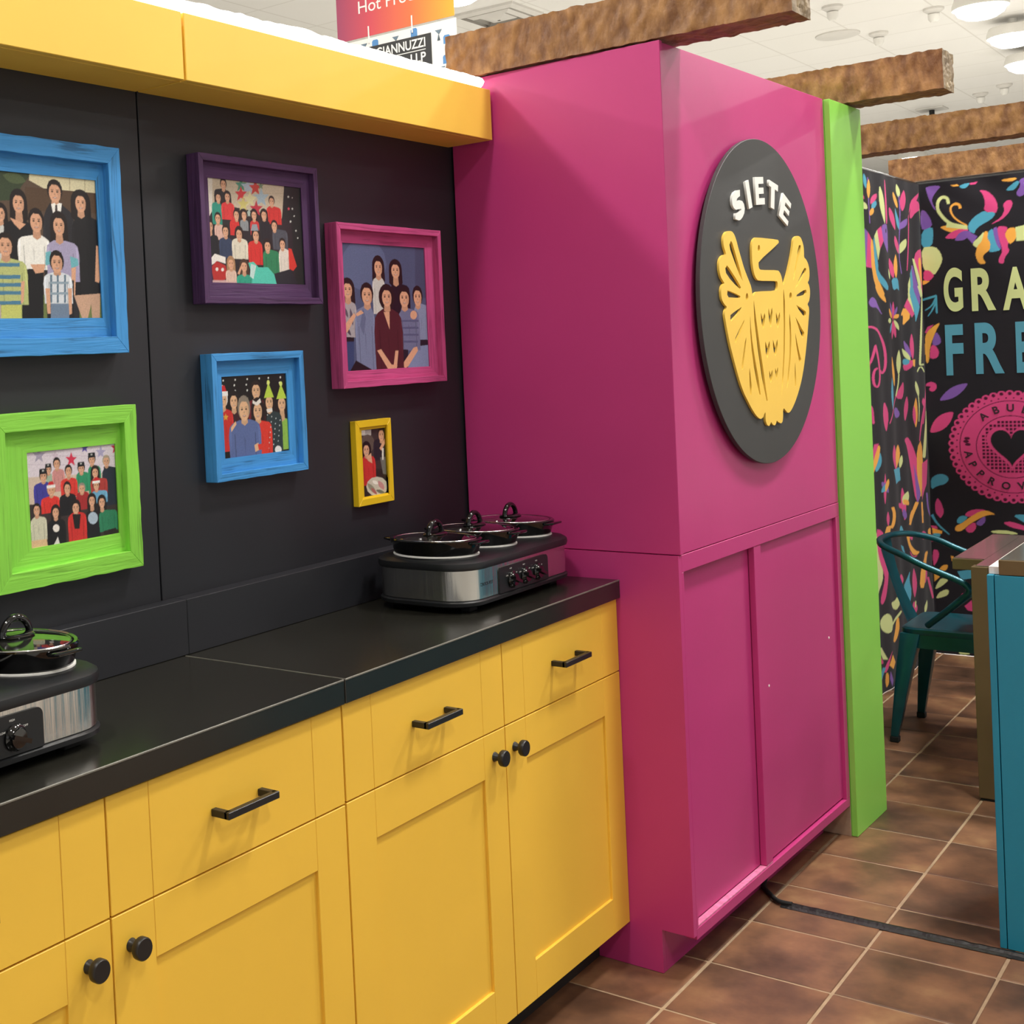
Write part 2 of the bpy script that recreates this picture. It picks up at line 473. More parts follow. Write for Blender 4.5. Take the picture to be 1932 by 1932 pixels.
CURTAIN_LEFT_ART = 'V3114,2304 3114,2279 3114,2231 3116,2179 3117,2125 3118,2097 3133,2098 3132,2126 3130,2180 3129,2232 3128,2281 3128,2305;L2967,2296 2961,2285 2964,2275 2973,2267 2989,2260 3012,2254 3043,2250 3049,2262 3046,2272 3037,2280 3021,2287 2998,2293;P2959,2236 2962,2226 2972,2218 2988,2212 3009,2207 3037,2205 3072,2204 3069,2214 3058,2222 3042,2229 3020,2233 2993,2236;L2973,2190 2973,2177 2982,2169 2999,2163 3024,2159 3058,2159 3101,2161 3102,2174 3092,2183 3074,2189 3049,2192 3016,2193;O3134,2299 3117,2283 3106,2267 3101,2251 3102,2236 3108,2221 3122,2207 3140,2224 3150,2239 3155,2255 3155,2270 3148,2285;P3147,2184 3184,2192 3213,2200 3234,2209 3248,2219 3254,2229 3252,2240 3215,2233 3186,2224 3165,2215 3151,2206 3145,2196;B3169,2161 3199,2167 3222,2174 3237,2182 3246,2189 3247,2198 3240,2207 3209,2200 3187,2193 3171,2186 3163,2178 3162,2170;O3133,2133 3163,2138 3185,2144 3200,2150 3207,2157 3207,2165 3199,2173 3169,2168 3147,2162 3132,2155 3125,2149 3125,2141;V2976,2313 2977,2308 2981,2304 2988,2300 2998,2298 3012,2296 3028,2295 3028,2300 3023,2305 3016,2308 3006,2311 2992,2312;B3073,2319 3065,2306 3062,2294 3063,2282 3068,2271 3078,2260 3092,2250 3100,2262 3104,2275 3103,2286 3097,2298 3088,2308;L3287,2280 3276,2248 3275,2218 3281,2188 3294,2159 3316,2131 3346,2103 3357,2134 3359,2165 3353,2195 3339,2224 3318,2253;O3519,2267 3515,2251 3521,2238 3535,2225 3558,2214 3588,2205 3628,2196 3632,2212 3625,2226 3611,2238 3588,2249 3558,2259;P3718,2289 3690,2270 3673,2252 3663,2234 3663,2216 3670,2199 3688,2183 3716,2201 3733,2220 3743,2238 3744,2255 3736,2273;L3620,2312 3609,2299 3606,2287 3608,2276 3617,2265 3632,2255 3655,2246 3666,2259 3669,2271 3667,2282 3658,2293 3643,2303;P3454,2193 3448,2172 3451,2153 3462,2134 3481,2117 3508,2100 3545,2085 3551,2105 3548,2125 3536,2143 3517,2161 3490,2177;B3561,2195 3557,2175 3561,2157 3571,2140 3589,2123 3613,2107 3646,2091 3650,2111 3645,2129 3635,2147 3617,2164 3593,2180;V3646,2096 3687,2103 3718,2112 3741,2121 3755,2131 3761,2142 3757,2154 3715,2146 3684,2137 3661,2128 3648,2118 3642,2107;P3526,2062 3517,2045 3518,2030 3528,2015 3548,2002 3576,1989 3616,1978 3626,1995 3624,2011 3614,2026 3594,2039 3565,2052;L3619,1976 3661,1988 3692,2000 3715,2013 3728,2027 3732,2041 3726,2056 3683,2044 3652,2031 3630,2018 3617,2004 3613,1990;P3425,1955 3413,1937 3412,1920 3418,1904 3432,1888 3455,1873 3488,1859 3499,1877 3501,1894 3495,1910 3480,1926 3457,1941;O3533,1977 3511,1957 3498,1937 3494,1917 3497,1898 3507,1879 3527,1860 3549,1880 3562,1900 3567,1920 3564,1939 3553,1958;L3398,1904 3392,1895 3392,1886 3394,1877 3401,1869 3410,1861 3425,1854 3430,1863 3431,1871 3428,1880 3422,1888 3412,1896;P3371,2311 3398,2311 3417,2209 3416,2112 3371,2108;V3647,2258 3649,2232 3654,2181 3644,2110 3621,2020 3618,1953 3636,1907 3645,1885 3658,1885 3649,1908 3631,1953 3634,2021 3658,2110 3667,2181 3662,2233 3660,2259;P2939,2091 2981,2093 2955,1954 2926,1942;L2973,2090 3042,2086 3013,1996 2978,1919 2939,1914;V3042,2082 3095,2060 3068,1906 2995,1912;P3095,2060 3134,2034 3127,1899 3064,1904;O3124,2034 3168,2022 3186,1888 3266,1824 3311,1775 3217,1774 3124,1875;B3168,2023 3193,2044 3238,1922 3233,1887 3374,1821 3365,1804 3320,1804 3211,1856 3176,1941;L3193,2044 3241,2075 3271,1994 3240,1937;P3241,2075 3288,2094 3312,2028 3267,1987;V3288,2096 3350,2108 3410,2104 3403,1971 3349,1992 3309,2026;K3354,2084 3380,2085 3375,2066 3350,2067;L2950,1915 2976,1903 3004,1856 3041,1817 3028,1772 3000,1776 2953,1835;B3453,1860 3565,1865 3592,1805 3542,1815 3477,1803;P4006,2298 3907,2275 3833,2239 3793,2171 3794,2109 3730,1901 3713,1900 3773,2108 3782,2179;P3849,2236 3920,2250 4008,2232 3993,2209 3894,2190 3838,2156 3808,2163;L3975,2208 4021,2224 4035,2139 3994,2135;P3884,2002 4000,2017 3984,1780 3924,1829 3845,1948;O3904,1963 3958,1973 3987,1875 3981,1830 3932,1860;L3827,1963 3857,1961 3987,1780 3929,1779;V3801,1929 3832,1929 3929,1779 3837,1779;B3768,1888 3803,1915 3841,1779 3766,1778;L3728,1839 3763,1875 3769,1778 3719,1778;L2977,1817 3022,1818 3041,1780 3020,1744 3009,1777;O3162,1820 3231,1821 3306,1773 3322,1742 3258,1763 3193,1794;B3313,1822 3375,1823 3364,1804 3331,1804;B3482,1824 3581,1826 3587,1804 3530,1815;V3110,1772 3160,1762 3207,1733 3278,1683 3183,1724 3104,1723 3071,1746;O3670,1731 3757,1683 3630,1632 3651,1690 3599,1684;P3714,1769 3825,1693 3766,1676 3667,1730;L3728,1793 3828,1714 3810,1700 3716,1762;B3759,1828 3805,1829 3912,1735 3894,1704 3839,1646 3835,1690 3740,1787;V3813,1829 3872,1830 3923,1760 3905,1734;L3883,1830 3937,1830 3975,1785 3929,1773;P3937,1830 3995,1831 4026,1803 4000,1785;L3943,1778 3934,1738 3916,1659 3898,1575 3879,1486 3869,1442 3902,1441 3911,1485 3931,1574 3949,1659 3967,1738 3976,1778;L3845,1409 3860,1416 3887,1430 3902,1430 3934,1413 3952,1404 3974,1406 3956,1415 3919,1434 3870,1435 3838,1420 3824,1412;L3888,1439 3959,1439 3958,1446 3886,1447;P2964,1613 2979,1618 3009,1627 3039,1632 3071,1634 3106,1631 3146,1622 3181,1609 3212,1590 3236,1569 3253,1546 3263,1521 3267,1494 3264,1470 3256,1450 3241,1437 3224,1431 3225,1431 3213,1438 3205,1443 3175,1439 3183,1434 3203,1424 3243,1422 3273,1432 3290,1447 3299,1469 3302,1493 3298,1522 3287,1548 3270,1571 3244,1593 3211,1614 3170,1629 3122,1639 3074,1643 3028,1641 2988,1634 2955,1624 2940,1619;P2974,1543 2980,1545 2989,1547 2992,1547 3002,1543 3014,1531 3025,1512 3033,1496 3038,1484 3032,1475 3021,1471 3012,1473 2992,1484 2979,1498 2974,1515 2971,1524 2951,1524 2954,1515 2960,1497 2974,1482 2997,1469 3027,1465 3051,1473 3058,1483 3053,1497 3044,1513 3033,1532 3020,1545 3005,1551 2983,1553 2967,1549 2960,1548;P3121,1557 3107,1539 3081,1504 3060,1483 3042,1475 3033,1463 3034,1447 3029,1429 3017,1406 3001,1389 2980,1378 2974,1376 2970,1379 2963,1381 2942,1376 2949,1374 2973,1368 3003,1372 3027,1385 3045,1403 3058,1427 3063,1446 3062,1461 3069,1472 3087,1480 3110,1502 3136,1537 3149,1555;P3117,1554 3125,1540 3141,1513 3154,1486 3163,1458 3167,1434 3166,1414 3157,1394 3140,1376 3129,1371 3124,1373 3112,1384 3106,1403 3109,1420 3119,1437 3132,1445 3148,1447 3158,1448 3145,1455 3135,1454 3110,1451 3092,1440 3081,1422 3078,1403 3084,1383 3100,1370 3138,1363 3167,1372 3185,1392 3195,1412 3195,1434 3191,1458 3182,1486 3170,1514 3153,1541 3145,1555;P2956,1289 2962,1278 2975,1254 3017,1253 3037,1278 3051,1286 3044,1285 3054,1265 3059,1226 3061,1207 3090,1205 3088,1225 3083,1264 3072,1286 3033,1293 3010,1281 2991,1258 3001,1256 2990,1278 2983,1289;P2952,1290 2960,1213 2986,1212 2978,1289;L3511,1413 3507,1399 3500,1371 3486,1345 3466,1322 3456,1310 3473,1309 3483,1320 3503,1344 3517,1370 3525,1398 3529,1412;P3464,1312 3446,1299 3412,1275 3372,1245 3326,1209 3303,1192 3317,1190 3340,1207 3386,1243 3426,1273 3460,1298 3477,1310;P3597,1378 3602,1332 3558,1293 3493,1296 3468,1309 3512,1342;V3397,1247 3464,1262 3517,1228 3496,1209 3444,1209;P3246,1300 3295,1254 3293,1192 3223,1196 3245,1254;P3595,1450 3710,1471 3765,1469 3748,1442 3677,1423 3626,1425;O3747,1473 3799,1472 3787,1437 3752,1441;L3828,1297 3832,1282 3839,1252 3836,1220 3823,1186 3816,1169 3835,1167 3842,1184 3855,1218 3858,1251 3851,1281 3847,1296;P4005,1334 3993,1308 3970,1256 3943,1211 3913,1172 3898,1152 3913,1151 3928,1170 3958,1209 3985,1255 4008,1307 4020,1334;L3421,1663 3415,1657 3399,1653 3378,1651 3358,1653 3344,1657 3339,1663 3345,1669 3361,1674 3381,1675 3402,1673 3416,1669;B3708,1463 3699,1456 3677,1451 3649,1450 3621,1453 3601,1459 3595,1467 3603,1474 3624,1479 3653,1480 3681,1477 3701,1471;L4039,1217 4035,1214 4025,1212 4012,1212 4000,1213 3991,1216 3988,1220 3992,1223 4001,1224 4014,1225 4027,1223 4036,1220;P3472,1755 3458,1739 3450,1723 3446,1708 3445,1692 3449,1677 3459,1661 3472,1677 3480,1692 3485,1708 3485,1724 3481,1739;V3410,1751 3406,1740 3407,1730 3411,1719 3419,1709 3431,1699 3448,1689 3452,1700 3451,1711 3447,1721 3439,1732 3427,1742;V3530,1729 3510,1722 3495,1714 3484,1706 3476,1697 3473,1688 3473,1679 3493,1687 3508,1695 3519,1703 3527,1711 3531,1720;O3368,1721 3363,1711 3366,1702 3375,1694 3389,1686 3410,1679 3438,1673 3443,1683 3440,1692 3431,1700 3416,1708 3395,1715;O3470,1674 3497,1673 3519,1673 3536,1676 3549,1679 3557,1685 3560,1692 3533,1694 3511,1693 3494,1691 3481,1687 3473,1682;L3474,1668 3472,1657 3476,1648 3486,1639 3501,1631 3522,1623 3549,1616 3551,1626 3547,1636 3537,1645 3522,1653 3501,1661;B3369,1604 3394,1611 3414,1619 3428,1627 3438,1635 3444,1645 3443,1654 3418,1647 3398,1640 3383,1632 3374,1623 3368,1614;P3459,1668 3441,1652 3429,1637 3421,1622 3419,1606 3421,1590 3429,1574 3447,1590 3460,1605 3467,1620 3470,1636 3468,1652;P3459,1664 3451,1650 3450,1636 3453,1622 3461,1608 3474,1594 3493,1580 3500,1594 3502,1609 3499,1623 3491,1637 3478,1651;L3533,1528 3510,1508 3496,1488 3489,1468 3490,1448 3498,1427 3515,1406 3538,1426 3552,1446 3559,1466 3558,1486 3550,1507;O3403,1502 3393,1477 3391,1453 3395,1428 3406,1404 3423,1379 3448,1354 3458,1378 3460,1403 3456,1428 3445,1453 3428,1478;B3383,1404 3365,1379 3355,1353 3351,1327 3353,1301 3362,1275 3378,1248 3396,1273 3407,1299 3411,1325 3409,1351 3400,1378;P3746,1601 3728,1580 3719,1558 3717,1537 3721,1515 3732,1493 3752,1471 3770,1493 3780,1514 3782,1536 3778,1558 3766,1580;V3640,1569 3639,1554 3645,1539 3656,1524 3674,1510 3697,1496 3728,1482 3729,1498 3723,1513 3711,1527 3694,1542 3670,1555;L3596,1532 3599,1520 3609,1508 3626,1497 3650,1487 3681,1477 3720,1469 3718,1482 3707,1494 3690,1505 3666,1515 3635,1524;L3781,1370 3770,1356 3769,1342 3776,1328 3791,1314 3813,1301 3846,1287 3857,1301 3859,1316 3852,1329 3837,1343 3814,1357;P3656,1303 3626,1284 3606,1265 3593,1246 3588,1226 3590,1205 3601,1184 3631,1202 3651,1221 3664,1240 3669,1260 3667,1281;O3777,1291 3750,1267 3734,1243 3726,1218 3727,1193 3736,1168 3755,1141 3781,1165 3797,1189 3805,1214 3805,1239 3796,1265;P3738,1253 3726,1237 3720,1222 3718,1206 3722,1189 3730,1173 3743,1156 3755,1172 3762,1187 3763,1203 3760,1220 3752,1236;P3922,1280 3908,1272 3901,1265 3901,1257 3906,1250 3916,1242 3934,1233 3948,1241 3955,1248 3955,1256 3950,1264 3940,1272;L3989,1200 3973,1189 3962,1177 3956,1165 3954,1153 3957,1140 3964,1127 3980,1138 3991,1150 3998,1162 4000,1174 3997,1187;V3918,811 3922,789 3929,743 3951,709 3989,686 4007,675 4037,675 4019,686 3983,708 3962,741 3954,786 3951,808;P3240,1297 3221,1275 3212,1252 3211,1229 3218,1206 3234,1182 3261,1157 3280,1180 3289,1203 3290,1226 3282,1250 3266,1273;P3650,1295 3617,1278 3596,1261 3582,1243 3577,1225 3580,1205 3593,1185 3626,1201 3648,1219 3661,1237 3666,1255 3663,1275;P3371,1093 3349,1072 3339,1051 3340,1029 3350,1006 3371,983 3404,959 3426,979 3436,1001 3436,1023 3425,1046 3404,1070;O3475,1085 3440,1070 3418,1053 3404,1035 3401,1016 3407,997 3424,976 3458,991 3481,1008 3495,1025 3498,1044 3492,1064;L3521,1031 3501,1022 3489,1013 3481,1003 3479,992 3481,981 3490,970 3509,978 3522,988 3530,997 3532,1008 3530,1019;P3202,978 3183,955 3170,932 3163,908 3161,884 3165,859 3175,833 3195,856 3208,879 3215,903 3217,927 3213,952;V3138,943 3137,930 3145,918 3162,907 3186,897 3219,888 3262,879 3263,892 3255,904 3238,915 3213,925 3180,934;B3134,893 3170,893 3198,896 3219,901 3233,908 3240,917 3239,928 3202,927 3174,924 3153,919 3140,912 3133,904;O3271,943 3238,938 3213,931 3196,923 3187,913 3184,902 3190,890 3223,895 3247,901 3264,910 3274,919 3277,930;P3510,882 3495,856 3489,829 3490,802 3497,774 3511,746 3533,716 3548,742 3554,769 3554,796 3546,824 3532,853;L3597,853 3557,848 3529,841 3512,832 3505,821 3507,809 3523,794 3562,799 3590,806 3608,815 3615,826 3612,839;O3605,785 3610,793 3606,801 3595,807 3577,812 3552,817 3519,820 3515,812 3519,805 3529,798 3547,793 3572,788;P3446,812 3442,804 3445,797 3455,790 3472,784 3495,779 3527,774 3531,782 3528,790 3518,796 3501,802 3478,808;B3133,1075 3104,1063 3084,1050 3072,1036 3068,1021 3072,1006 3086,989 3115,1000 3136,1013 3148,1027 3152,1042 3147,1058;L2967,906 2950,900 2943,894 2943,888 2952,881 2967,875 2993,867 3009,873 3017,879 3016,885 3008,892 2992,899;P2977,869 2958,864 2946,858 2939,852 2938,844 2944,836 2956,827 2975,832 2987,837 2994,844 2995,851 2989,860;P3560,1101 3641,1108 3695,1073 3771,969 3793,808 3723,774 3659,978 3616,1060;O3756,1047 3873,1081 3886,908 3800,776 3744,912;V3707,974 3795,818 3735,773;P3866,960 3975,973 3937,853 3832,782;O3715,789 3589,694 3631,686 3758,781;O3797,778 3801,676 3847,671 3842,773;O3144,1108 3119,1045 3046,979 2963,971 3034,1052 3079,1102;P3074,1114 3123,1114 3002,981 2998,1019;B3348,978 3484,975 3493,915 3389,906;L3975,1214 3964,1189 3941,1140 3916,1084 3891,1019 3878,987 3933,982 3945,1014 3971,1079 3996,1136 4019,1185 4031,1209;P3997,1344 3812,1075 3838,1072 4024,1342;P3228,799 3208,790 3196,780 3191,769 3194,757 3203,744 3221,731 3242,740 3253,750 3258,761 3256,773 3246,786;P3593,661 3581,653 3579,645 3583,637 3595,629 3615,620 3643,611 3655,618 3658,626 3654,634 3642,643 3622,652;P3867,447 3837,439 3816,430 3804,419 3800,407 3804,393 3818,377 3848,385 3869,394 3881,405 3885,417 3881,431;P3654,479 3629,458 3615,435 3610,411 3614,386 3628,359 3654,331 3680,352 3694,374 3699,398 3694,424 3680,450;P3634,321 3610,314 3599,305 3598,295 3607,284 3626,271 3658,256 3682,263 3694,272 3695,282 3686,293 3666,306;L3851,291 3824,286 3804,279 3790,271 3783,261 3782,250 3789,237 3817,242 3837,249 3850,257 3858,267 3858,278;V3521,777 3509,769 3503,761 3504,752 3510,743 3523,734 3543,724 3556,731 3562,739 3561,748 3554,757 3542,767;O3683,758 3651,751 3628,741 3611,731 3602,720 3600,707 3606,692 3637,700 3661,709 3677,719 3687,731 3689,744;O3837,749 3821,738 3810,728 3805,716 3804,704 3808,692 3819,678 3835,688 3845,699 3851,710 3852,722 3847,735;O3291,809 3297,801 3310,785 3311,767 3301,746 3288,732 3271,724 3263,720 3302,711 3311,715 3330,723 3345,739 3355,761 3353,782 3340,799 3333,808;O3189,735 3289,727 3255,702 3274,690 3215,703 3150,703 3170,724;V2965,728 2996,726 3024,556 2962,542;L2998,734 3060,739 3066,638 3122,552 3115,498 3048,446 3013,381 2976,391 3007,449 3053,500 3036,569 3009,653;P3060,739 3111,729 3144,705 3102,648 3134,591 3191,561 3183,506 3144,419 3104,391 3077,411 3131,488 3136,524 3091,587 3066,645;V3128,661 3180,633 3192,574 3145,589;L3330,395 3371,354 3315,334 3248,352 3214,385 3293,379;L3158,347 3218,320 3240,282 3209,254 3145,256 3080,285 3059,323 3108,344;L3243,278 3399,313 3373,322 3219,287;O3338,303 3349,251 3314,208 3269,193 3224,206 3281,245 3301,287;L3018,217 3074,206 3146,139 3088,150;P2981,192 3047,175 3105,129 3029,140 2979,170;P3218,174 3180,147 3131,83 3082,93 3164,147;O3208,150 3260,105 3210,83 3156,111;L2967,161 3017,144 3026,116 2975,120;B3079,116 3121,107 3029,42 2977,46;O3117,86 3147,76 3148,31 3118,15 3107,47;V3168,83 3203,34 3185,8 3157,51;B3475,707 3510,677 3506,650 3436,659 3436,686;B3455,615 3499,601 3524,558 3477,588;O3538,654 3594,644 3596,603 3699,554 3749,543 3714,531 3651,540 3579,581;P3581,573 3650,532 3729,529 3682,523 3606,542;P3905,602 3893,594 3866,590 3829,592 3794,599 3770,610 3762,621 3772,630 3799,633 3835,632 3871,624 3896,614;O3928,632 4032,624 4028,595 3959,573 3931,595;O3851,525 3922,523 3880,484 3798,358 3729,369 3755,462 3816,501;P3390,485 3449,479 3491,447 3441,422 3399,450;B3579,479 3563,432 3594,376 3552,306 3504,371 3479,414 3532,444;P3876,398 3959,280 4000,276 3916,394;L3661,318 3679,312 3671,282 3648,291'
CURTAIN_RIGHT_ART = 'O353,2114 372,2099 392,2088 412,2081 433,2078 454,2078 476,2083 457,2098 438,2109 418,2116 397,2119 375,2119;P373,2058 394,2053 414,2052 432,2056 449,2063 465,2074 480,2090 460,2095 440,2095 422,2092 405,2085 388,2074;V417,2043 434,2039 448,2039 461,2043 472,2051 481,2063 488,2080 471,2084 457,2084 444,2080 433,2071 424,2059;V271,2208 291,2202 314,2159 321,2121 275,2104 268,2145;B272,2104 321,2121 324,2086 317,2023 267,2023;L267,2023 330,2022 353,1989 361,1952 344,1913 321,1878 301,1907 273,1909;P275,1909 301,1907 322,1879 301,1854 272,1858;O270,1859 301,1853 283,1841 268,1836;V295,2320 369,2318 339,2286 324,2261 324,2234 342,2196 328,2209 307,2263 298,2300;L386,2137 475,2108 474,2090 381,2110;V472,2084 516,2053 494,2019 471,2051;P528,2276 564,2267 594,2233 609,2187 597,2151 546,2172 555,2211 545,2254;B546,2173 565,2162 584,2164 597,2153 579,2129 530,2104 508,2084 504,2066 480,2081 476,2112 502,2147;P649,2214 667,2207 668,2185 650,2148 621,2121 569,2101 620,2134 635,2167 628,2194;L490,2020 526,2052 546,2076 537,2029 512,1994;B562,2070 582,2086 589,2037 599,1996 614,1977 582,1971 561,1973 570,2012 557,2044;O546,2076 563,2070 557,2040 570,2017 567,1982 540,1963 535,1945 550,1917 518,1918 503,1961 513,2005 535,2029;V582,2085 602,2091 604,2044 617,1976 599,1996 587,2040;P601,2091 632,2090 647,2079 631,2053 649,2018 640,1992 650,1970 628,1941 623,1910 603,1916 602,1936 621,1972 604,2043;O647,2079 678,2080 680,2036 671,2015 649,1999 631,2050;L677,2080 719,2087 717,2014 679,2014;B719,2087 749,2087 751,2050 743,2013 717,2014;P749,2087 778,2078 780,2022 764,1972 766,1907 747,1909 743,2013;O778,2078 804,2062 821,2018 808,1959 788,1901 773,1907 780,2005;V804,2062 813,2112 843,2126 875,2106 870,2072 829,2042;O408,2312 436,2314 446,2304 422,2304;B444,2304 468,2313 494,2314 475,2290 455,2291;P492,2314 525,2316 515,2304 492,2305;O626,2312 681,2315 693,2309 669,2297 631,2303;B643,2264 688,2299 704,2292 679,2256 652,2255;V699,2304 741,2314 739,2254 716,2227 697,2222 683,2239 706,2275;L402,2223 401,2231 400,2247 391,2261 376,2268 361,2265 347,2252 340,2234 339,2210 344,2187 356,2167 368,2149 383,2132 400,2118 418,2110 427,2105 432,2120 423,2124 406,2132 392,2144 379,2159 368,2175 358,2193 353,2211 354,2229 359,2242 368,2251 375,2252 382,2249 386,2243 387,2230 388,2223;O453,2196 452,2201 449,2213 440,2223 426,2227 414,2223 402,2212 398,2196 402,2178 410,2160 422,2144 439,2129 461,2114 472,2107 475,2112 464,2119 443,2135 427,2150 416,2165 410,2180 407,2196 410,2206 419,2213 427,2214 435,2211 438,2207 439,2199 439,2194;B264,1757 329,1774 326,1784 262,1767;B321,1781 321,1768 322,1741 322,1719 322,1700 323,1691 329,1691 330,1700 330,1719 330,1741 330,1767 331,1781;B323,1776 318,1765 308,1743 295,1727 280,1717 273,1712 275,1707 283,1712 299,1722 314,1738 325,1760 331,1771;B323,1755 318,1744 309,1724 300,1705 289,1689 284,1681 287,1678 293,1686 305,1701 316,1720 325,1740 331,1750;P269,1602 282,1628 310,1638 275,1595;V320,1603 338,1572 340,1544 317,1532 299,1538 306,1574;P294,1539 317,1532 330,1502 323,1474 299,1467 285,1476;O341,1647 317,1602 289,1529 283,1455 270,1444 267,1512 269,1583 285,1610 315,1635;P264,1334 269,1349 292,1356 312,1344 314,1323 300,1306 284,1308 278,1320 289,1330 275,1334;V322,1260 350,1262 376,1269 399,1281 419,1297 437,1317 453,1343 425,1341 401,1334 378,1323 357,1307 338,1286;P275,1101 304,1104 329,1114 349,1129 365,1149 377,1174 385,1205 356,1202 332,1193 311,1178 295,1158 283,1133;P297,778 289,758 285,740 285,722 289,706 297,690 309,675 317,694 320,713 320,730 316,747 309,763;B270,871 293,892 324,898 347,885 352,868 333,846 299,837 270,817;B264,690 270,679 283,655 303,631 330,606 344,595 347,598 334,611 308,637 290,662 280,685 276,697;P414,697 438,720 475,728 512,724 482,712 437,685;B379,666 392,689 415,694 431,686 402,655 383,654;V464,662 504,697 506,668 487,645 468,649;P414,631 459,667 466,637 449,611 427,610;O369,620 375,642 402,655 437,686 482,717 515,723 553,702 518,701 481,683 436,652 405,621 386,612;P577,666 615,673 679,650 702,623 666,633 614,643;B619,705 691,709 715,689 700,655 667,670;L522,622 578,631 631,621 645,610 541,611;B255,490 252,479 251,469 251,459 252,450 255,440 259,431 261,441 262,452 262,461 261,471 259,481;P392,309 389,303 387,298 387,293 389,290 393,287 398,285 402,291 403,296 403,300 401,304 398,307;P302,748 293,734 288,721 287,709 291,698 298,688 309,678 319,692 323,705 324,717 321,728 314,738;P261,639 288,637 295,624 272,623;O269,627 314,613 312,600 271,600;B270,601 309,600 296,574 281,563 270,569;P259,598 272,590 271,557 259,563;P272,520 291,518 297,493 286,459 269,432 267,491;O290,418 311,444 335,447 328,420 302,410;O271,401 295,399 294,382 270,358;L301,379 337,372 303,337 270,317 281,348;L272,272 287,303 318,323 335,319 328,294 301,281;B374,416 436,429 447,388 392,375;P400,246 433,278 442,221 413,226;O348,493 361,488 352,462;L365,14 388,24 415,16 415,7 373,4'
SIGN_LETTERS = {'S': [(-1741,3018),(-1750,2848),(-1856,2815),(-1969,2764),(-2007,2708),(-1952,2698),(-1786,2736),(-1600,2724),(-1490,2650),(-1446,2527),(-1493,2400),(-1623,2286),(-1772,2207),(-1891,2183),(-2143,2206),(-2117,2366),(-1987,2373),(-1820,2418),(-1686,2487),(-1702,2513),(-1882,2485),(-2070,2462),(-2227,2501),(-2309,2585),(-2328,2707),(-2285,2815),(-2159,2920),(-1968,2985)],'I': [(-1339,3260),(-1093,3332),(-873,2600),(-1131,2531)],'E': [(-625,3447),(14,3498),(18,3311),(-369,3274),(-361,3171),(6,3199),(12,3030),(-365,2995),(-353,2878),(75,2912),(70,2733),(-597,2675)],'T': [(474,3454),(1165,3335),(1125,3158),(890,3207),(784,2630),(506,2674),(606,3255),(425,3287)],'E2': [(1552,3152),(2174,2875),(2114,2727),(1710,2892),(1645,2787),(2006,2641),(1936,2503),(1577,2659),(1481,2521),(1891,2341),(1805,2203),(1123,2483)]}
BIRD_OUTLINE = [(-2580,1872),(-2831,1835),(-3000,1715),(-3046,1574),(-3009,1420),(-2910,1301),(-2872,1233),(-3119,1208),(-3305,1116),(-3386,976),(-3384,786),(-3292,616),(-3127,506),(-3073,472),(-3247,409),(-3326,287),(-3318,111),(-3262,6),(-3118,-94),(-2958,-151),(-3109,-256),(-3148,-378),(-3089,-560),(-2989,-846),(-2864,-1153),(-2688,-1484),(-2487,-1839),(-2281,-2177),(-2042,-2478),(-1791,-2699),(-1537,-2922),(-1277,-3106),(-1061,-3214),(-895,-3257),(-718,-3225),(-622,-3135),(-516,-3077),(-532,-3215),(-528,-3344),(-424,-3458),(-281,-3494),(-186,-3431),(-121,-3381),(-12,-3464),(133,-3506),(246,-3459),(317,-3366),(443,-3429),(650,-3482),(778,-3428),(826,-3277),(845,-3102),(924,-3056),(1058,-3136),(1205,-3212),(1394,-3201),(1629,-3080),(1870,-2914),(2157,-2658),(2454,-2331),(2694,-1953),(2911,-1502),(3097,-1047),(3250,-589),(3352,-290),(3334,-152),(3210,-71),(3389,33),(3475,195),(3497,380),(3419,513),(3312,581),(3435,652),(3511,811),(3505,1009),(3408,1165),(3249,1279),(3083,1324),(3102,1491),(3092,1648),(2996,1801),(2868,1914),(2677,1955),(2424,1925),(2248,1831),(2170,1635),(2030,1361),(1867,1126),(1675,854),(1461,621),(1312,482),(1232,484),(1194,617),(1130,748),(1009,850),(858,899),(-441,875),(-560,909),(-601,991),(-588,1110),(1022,1671),(1040,1737),(956,1777),(-687,1776),(-837,1739),(-968,1652),(-1040,1523),(-1061,1233),(-1039,998),(-965,782),(-835,640),(-647,570),(746,591),(819,545),(801,385),(688,309),(-752,276),(-951,238),(-1058,147),(-1142,173),(-1200,399),(-1350,559),(-1521,736),(-1690,929),(-1851,1174),(-2011,1418),(-2127,1627),(-2249,1781),(-2400,1862)]
